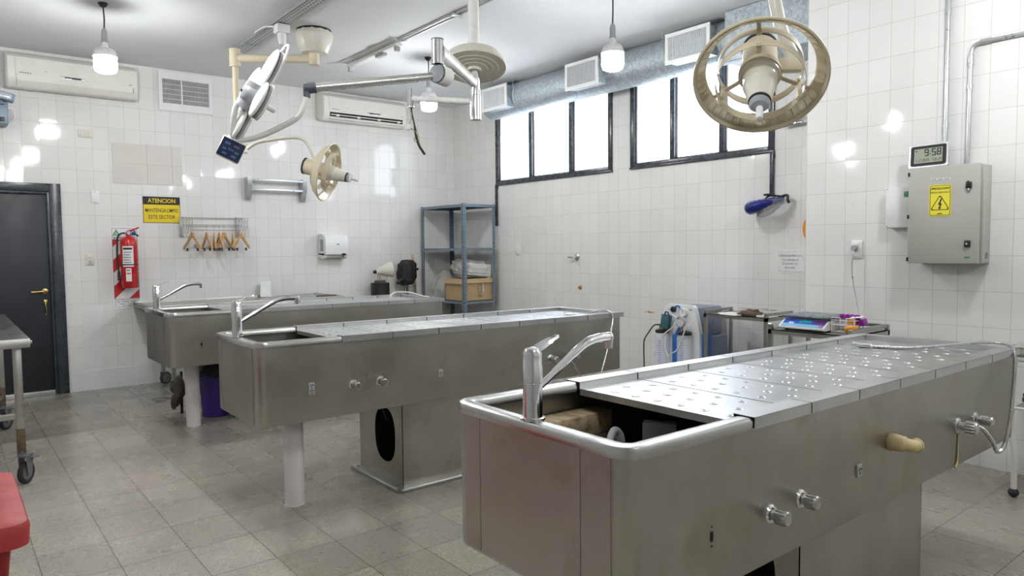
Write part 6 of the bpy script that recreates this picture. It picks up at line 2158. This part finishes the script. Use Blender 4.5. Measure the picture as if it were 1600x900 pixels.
for (x, y) in ((5.17, 3.83), (5.17, 4.29), (5.54, 3.83), (5.54, 4.29)):
    pass

# ------------------------------------------------------------------ loose things on the floor
r = thing('bucket', 'purple plastic bucket lined with a black bag behind the white table leg', 'bucket', (1.80, 6.33, 0))
MB().lathe([(0.108, 0), (0.112, 0.004), (0.132, 0.36), (0.138, 0.362), (0.138, 0.375), (0.129, 0.375), (0.110, 0.02), (0.001, 0.02)], (1.80, 6.33, 0), Z_, n=40).build('pail', 'bucket', r)
mb = MB()
t_ = bmesh.new()
bmesh.ops.create_icosphere(t_, subdivisions=4, radius=1.0)
for v in t_.verts:
    q = v.co.copy()
    k = 1 + 0.05 * math.sin(9 * q.x + 4 * q.y) + 0.04 * math.sin(14 * q.y)
    v.co = V(1.80 + 0.143 * q.x * k, 6.33 + 0.143 * q.y * k, 0.362 + (0.135 * q.z if q.z > 0 else 0.045 * q.z))
mb.join(t_)
mb.build('bin_bag', 'black_cloth', r, angle=70)
MB().ball((1.855, 6.205, 0.27), 0.012, 8).build('bucket_lug', 'white_plastic', r)
r = thing('dustpan', 'green plastic dustpan on the floor beside the purple bucket', 'dustpan', (1.99, 6.17, 0))
mb = MB()
F = frame((1.985, 6.15, 0.0), V(0.9, -0.43, 0), V(0.43, 0.9, 0), Z_) @ Matrix.Scale(0.8, 4)
mb.prism([(-0.12, -0.10), (0.12, -0.10), (0.11, 0.10), (-0.11, 0.10)], 0.006, F)
mb.box(-0.12, -0.113, -0.10, 0.10, 0, 0.06, M=F)
mb.box(0.113, 0.12, -0.10, 0.10, 0, 0.06, M=F)
mb.box(-0.12, 0.12, 0.095, 0.102, 0, 0.06, M=F)
mb.build('scoop', 'green_plastic', r)
MB().tube([F @ V(0, 0.10, 0.05), F @ V(0, 0.16, 0.08), F @ V(0, 0.24, 0.10)], 0.013, n=10).build('handle', 'green_plastic', r)
mb = MB()
mb.box(-0.075, 0.075, -0.10, 0.10, 0.0, 0.004, 0.001, M=Matrix.Translation((1.60, 7.33, 0)), seg=1)
fd = struct(mb.build('trim_3', 'ink_grey'))
mb = MB()
mb.box(-0.062, 0.062, -0.087, 0.087, 0.004, 0.006, M=Matrix.Translation((1.60, 7.33, 0)))
fd2 = tag(mb.build('floor_drain', 'satin'), 'square metal drain cover let into the floor by the work table', 'floor drain')
r = thing('mop_rag', 'brown rag draped over a rod beside the white leg of the rear table', 'rag', (1.56, 6.60, 0))
mb = MB()
mb.cyl((1.585, 6.58, 0.0), (1.60, 6.62, 0.36), 0.012, n=10)
mb.build('rod', 'black', r)
mb = MB()
t_ = bmesh.new()
bmesh.ops.create_icosphere(t_, subdivisions=3, radius=1.0)
for v in t_.verts:
    q = v.co.copy()
    k = 1 + 0.16 * math.sin(9 * q.x + 6 * q.z) + 0.12 * math.sin(11 * q.y)
    v.co = V(1.575 + 0.045 * q.x * k + 0.055 * min(0, q.z), 6.59 + 0.05 * q.y * k, 0.19 + 0.15 * q.z)
mb.join(t_)
mb.build('cloth', 'rag', r, angle=70)

# left gurney
r = thing('gurney', 'stainless steel gurney on castors in front of the dark door', 'gurney', (0.05, 6.2, 0))
gx0, gx1, gy0, gy1, gz = -0.30, 0.405, 5.17, 7.35, 0.895
mb = MB()
L = lambda o, z: [(gx0 + o, gy0 + o, z), (gx1 - o, gy0 + o, z), (gx1 - o, gy1 - o, z), (gx0 + o, gy1 - o, z)]
mb.loft([L(0.004, gz - 0.055), L(0, gz - 0.05), L(0, gz - 0.003), L(0.002, gz), L(0.008, gz), L(0.07, gz - 0.032), L(0.075, gz - 0.034)])
mb.build('tray_top', 'steel_trolley', r)
mb = MB()
mb.box(gx1 - 0.004, gx1 + 0.012, gy0 + 0.02, gy0 + 0.05, gz - 0.035, gz - 0.015, 0.003)
mb.build('corner_tab', 'satin', r)
legs = ((0.34, 5.25), (0.34, 6.95), (-0.24, 5.25), (-0.24, 6.95))
for (lx, ly) in legs:
    lg = MB().box(lx - 0.022, lx + 0.022, ly - 0.022, ly + 0.022, 0.19, gz - 0.05, 0.003).build('leg', 'steel_trolley', r)
    MB().box(lx - 0.0225, lx + 0.0225, ly - 0.0225, ly + 0.0225, 0.19, 0.34, 0.003).build('rusted_foot', 'rust', lg)
    ax = V(0.80, -0.60, 0)
    fd_ = V(0.60, 0.80, 0)
    wc = V(lx, ly, 0.068) + fd_ * -0.012 + V(0.022, -0.015, 0)
    mb = MB()
    mb.lathe([(0.055, -0.017), (0.066, -0.012), (0.068, 0), (0.066, 0.012), (0.055, 0.017), (0.046, 0.013), (0.046, -0.013)], wc, ax, n=32)
    mb.build('wheel', 'rubber', lg)
    mb = MB()
    mb.lathe([(0.047, -0.012), (0.03, -0.010), (0.014, -0.018), (0.014, 0.018), (0.03, 0.010), (0.047, 0.012)], wc, ax, n=24)
    for s in (-1, 1):
        mb.prism([(-0.018, -0.014), (0.018, -0.014), (0.03, 0.085), (0.02, 0.105), (-0.035, 0.105), (-0.035, 0.08)], 0.003, frame(wc + ax * (0.023 * s), fd_ * -1, Z_, ax * s))
    mb.box(-0.035, 0.035, -0.028, 0.028, 0.102, 0.110, M=frame((wc.x, wc.y, wc.z), fd_, ax, Z_))
    mb.cyl((lx, ly, 0.17), (lx, ly, 0.20), 0.024, n=16)
    mb.build('castor_fork', 'wheel_hub', lg)
    mb = MB()
    mb.box(0.0, 0.075, -0.022, 0.022, 0.092, 0.099, 0.002, M=frame((wc.x, wc.y, wc.z), V(0.98, -0.2, 0).normalized(), V(0.2, 0.98, 0).normalized(), Z_))
    mb.build('brake_pedal', 'wheel_hub', lg)
for (a, b) in (((0.34, 5.25), (-0.24, 5.25)), ((0.34, 6.95), (-0.24, 6.95)), ((0.34, 5.25), (0.34, 6.95)), ((-0.24, 5.25), (-0.24, 6.95))):
    mb = MB()
    mb.box(min(a[0], b[0]) - 0.018, max(a[0], b[0]) + 0.018, min(a[1], b[1]) - 0.018, max(a[1], b[1]) + 0.018, 0.40, 0.436, 0.003)
    if a[0] == b[0] and a[0] > 0:
        mb.bm.free(); continue
    mb.build('cross_rail', 'steel_trolley', r)
mb = MB()
mb.box(-0.26, 0.36, 6.93, 6.97, 0.23, 0.265, 0.003)
a, b = V(0.335, 6.93, 0.265), V(-0.24, 5.27, 0.265)
dd = (b - a).normalized()
mb.box(0, (b - a).length, -0.016, 0.016, -0.016, 0.016, M=frame(a, dd, Z_.cross(dd), Z_))
mb.build('lower_brace', 'steel_trolley', r)

# red bin
r = thing('red_bin', 'red plastic bin with a ribbed lid at the left edge, nearest the camera', 'bin', (-0.12, 2.75, 0))
bx0, bx1, by0, by1, bz = -0.42, 0.172, 2.43, 3.07, 0.645
rr = lambda o, z, r=0.05: [(x, y, z) for x, y in rrect(bx0 + o, bx1 - o, by0 + o, by1 - o, max(r - o * .5, .01), 6)]
mb = MB()
mb.loft([rr(0.11, 0.0), rr(0.105, 0.01), rr(0.045, bz - 0.07), rr(0.042, bz - 0.03)])
mb.build('body', 'red_body', r)
mb = MB()
mb.loft([rr(0.012, bz - 0.075), rr(0.004, bz - 0.072), rr(0.0, bz - 0.02), rr(0.006, bz - 0.004), rr(0.016, bz), rr(0.088, bz), rr(0.092, bz - 0.012), rr(0.115, bz - 0.012), rr(0.119, bz - 0.001), rr(0.20, bz)], cap0=True)
mb.build('lid', 'red_bin', r)

# white enamelled stand at the right edge
r = thing('instrument_stand', 'chipped white tubular stand with a steel tray at the right edge', 'stand', (4.80, 1.05, 0))
legs = ((4.60, 1.285), (4.60, 0.85), (4.98, 1.285), (4.98, 0.85))
for (lx, ly) in legs:
    s = 1 if ly > 1 else -1
    mb = MB()
    mb.tube([(lx, ly + s * 0.0, 0.03), (lx, ly, 0.24), (lx, ly + s * 0.012, 0.32), (lx, ly + s * 0.022, 0.40), (lx, ly + s * 0.024, 0.55), (lx, ly + s * 0.03, 0.78)], 0.0155, n=14)
    lg = mb.build('leg', 'enamel', r)
    MB().ball((lx, ly, 0.026), 0.027, 10, M=Matrix.Translation((lx, ly, 0.026)) @ Matrix.Diagonal((1, 1, 0.95, 1))).build('rubber_foot', 'rubber', lg)
mb = MB()
for y in (1.31, 0.825):
    mb.cyl((4.60, y, 0.775), (4.98, y, 0.775), 0.016, n=14)
for x in (4.60, 4.98):
    mb.cyl((x, 0.825, 0.775), (x, 1.31, 0.775), 0.016, n=14)
    mb.cyl((x, 0.83, 0.50), (x, 1.305, 0.50), 0.009, n=10)
mb.build('frame', 'enamel', r)
mb = MB()
mb.box(4.60, 4.98, 0.83, 1.30, 0.495, 0.503)
mb.build('lower_shelf', 'instrument', r)
mb = MB()
LL = lambda o, z: [(4.565 + o, 0.80 + o, z), (5.0 - o, 0.80 + o, z), (5.0 - o, 1.325 - o, z), (4.565 + o, 1.325 - o, z)]
mb.loft([LL(0.02, 0.792), LL(0.02, 0.80), LL(0, 0.835), LL(-0.01, 0.838), LL(-0.01, 0.842), LL(0.006, 0.838), LL(0.026, 0.806)])
tag(mb.build('steel_tray', 'chrome'), 'shiny steel tray lying on the chipped white stand', 'tray')
for i, (y, a) in enumerate(((1.27, 0.4), (1.20, -0.5), (1.12, 0.2))):
    mb = MB()
    c = V(4.70 + 0.02 * i, y, 0.813)
    u = V(math.sin(a), math.cos(a), 0)
    w = V(-u.y, u.x, 0)
    mb.cyl(c - u * 0.07, c + u * 0.07, 0.006, 0.004, n=8)
    mb.cyl(c - u * 0.07 + w * 0.016, c + u * 0.07 - w * 0.004, 0.005, 0.003, n=8)
    tag(mb.build('scissors', 'instrument'), 'steel scissors lying in the shiny tray on the white stand', 'scissors', 'scissors in the steel tray')
mb = MB()
mb.tube([(4.62, 1.20, 0.515), (4.68, 1.27, 0.54), (4.75, 1.20, 0.53), (4.70, 1.1, 0.52)], [0.012, 0.016, 0.014], n=8)
mb.cyl((4.60, 1.24, 0.585), (4.66, 1.20, 0.53), 0.02, 0.012, n=12)
tag(mb.build('clamp_tool', 'black'), 'dark clamp on the lower shelf of the white stand', 'clamp')
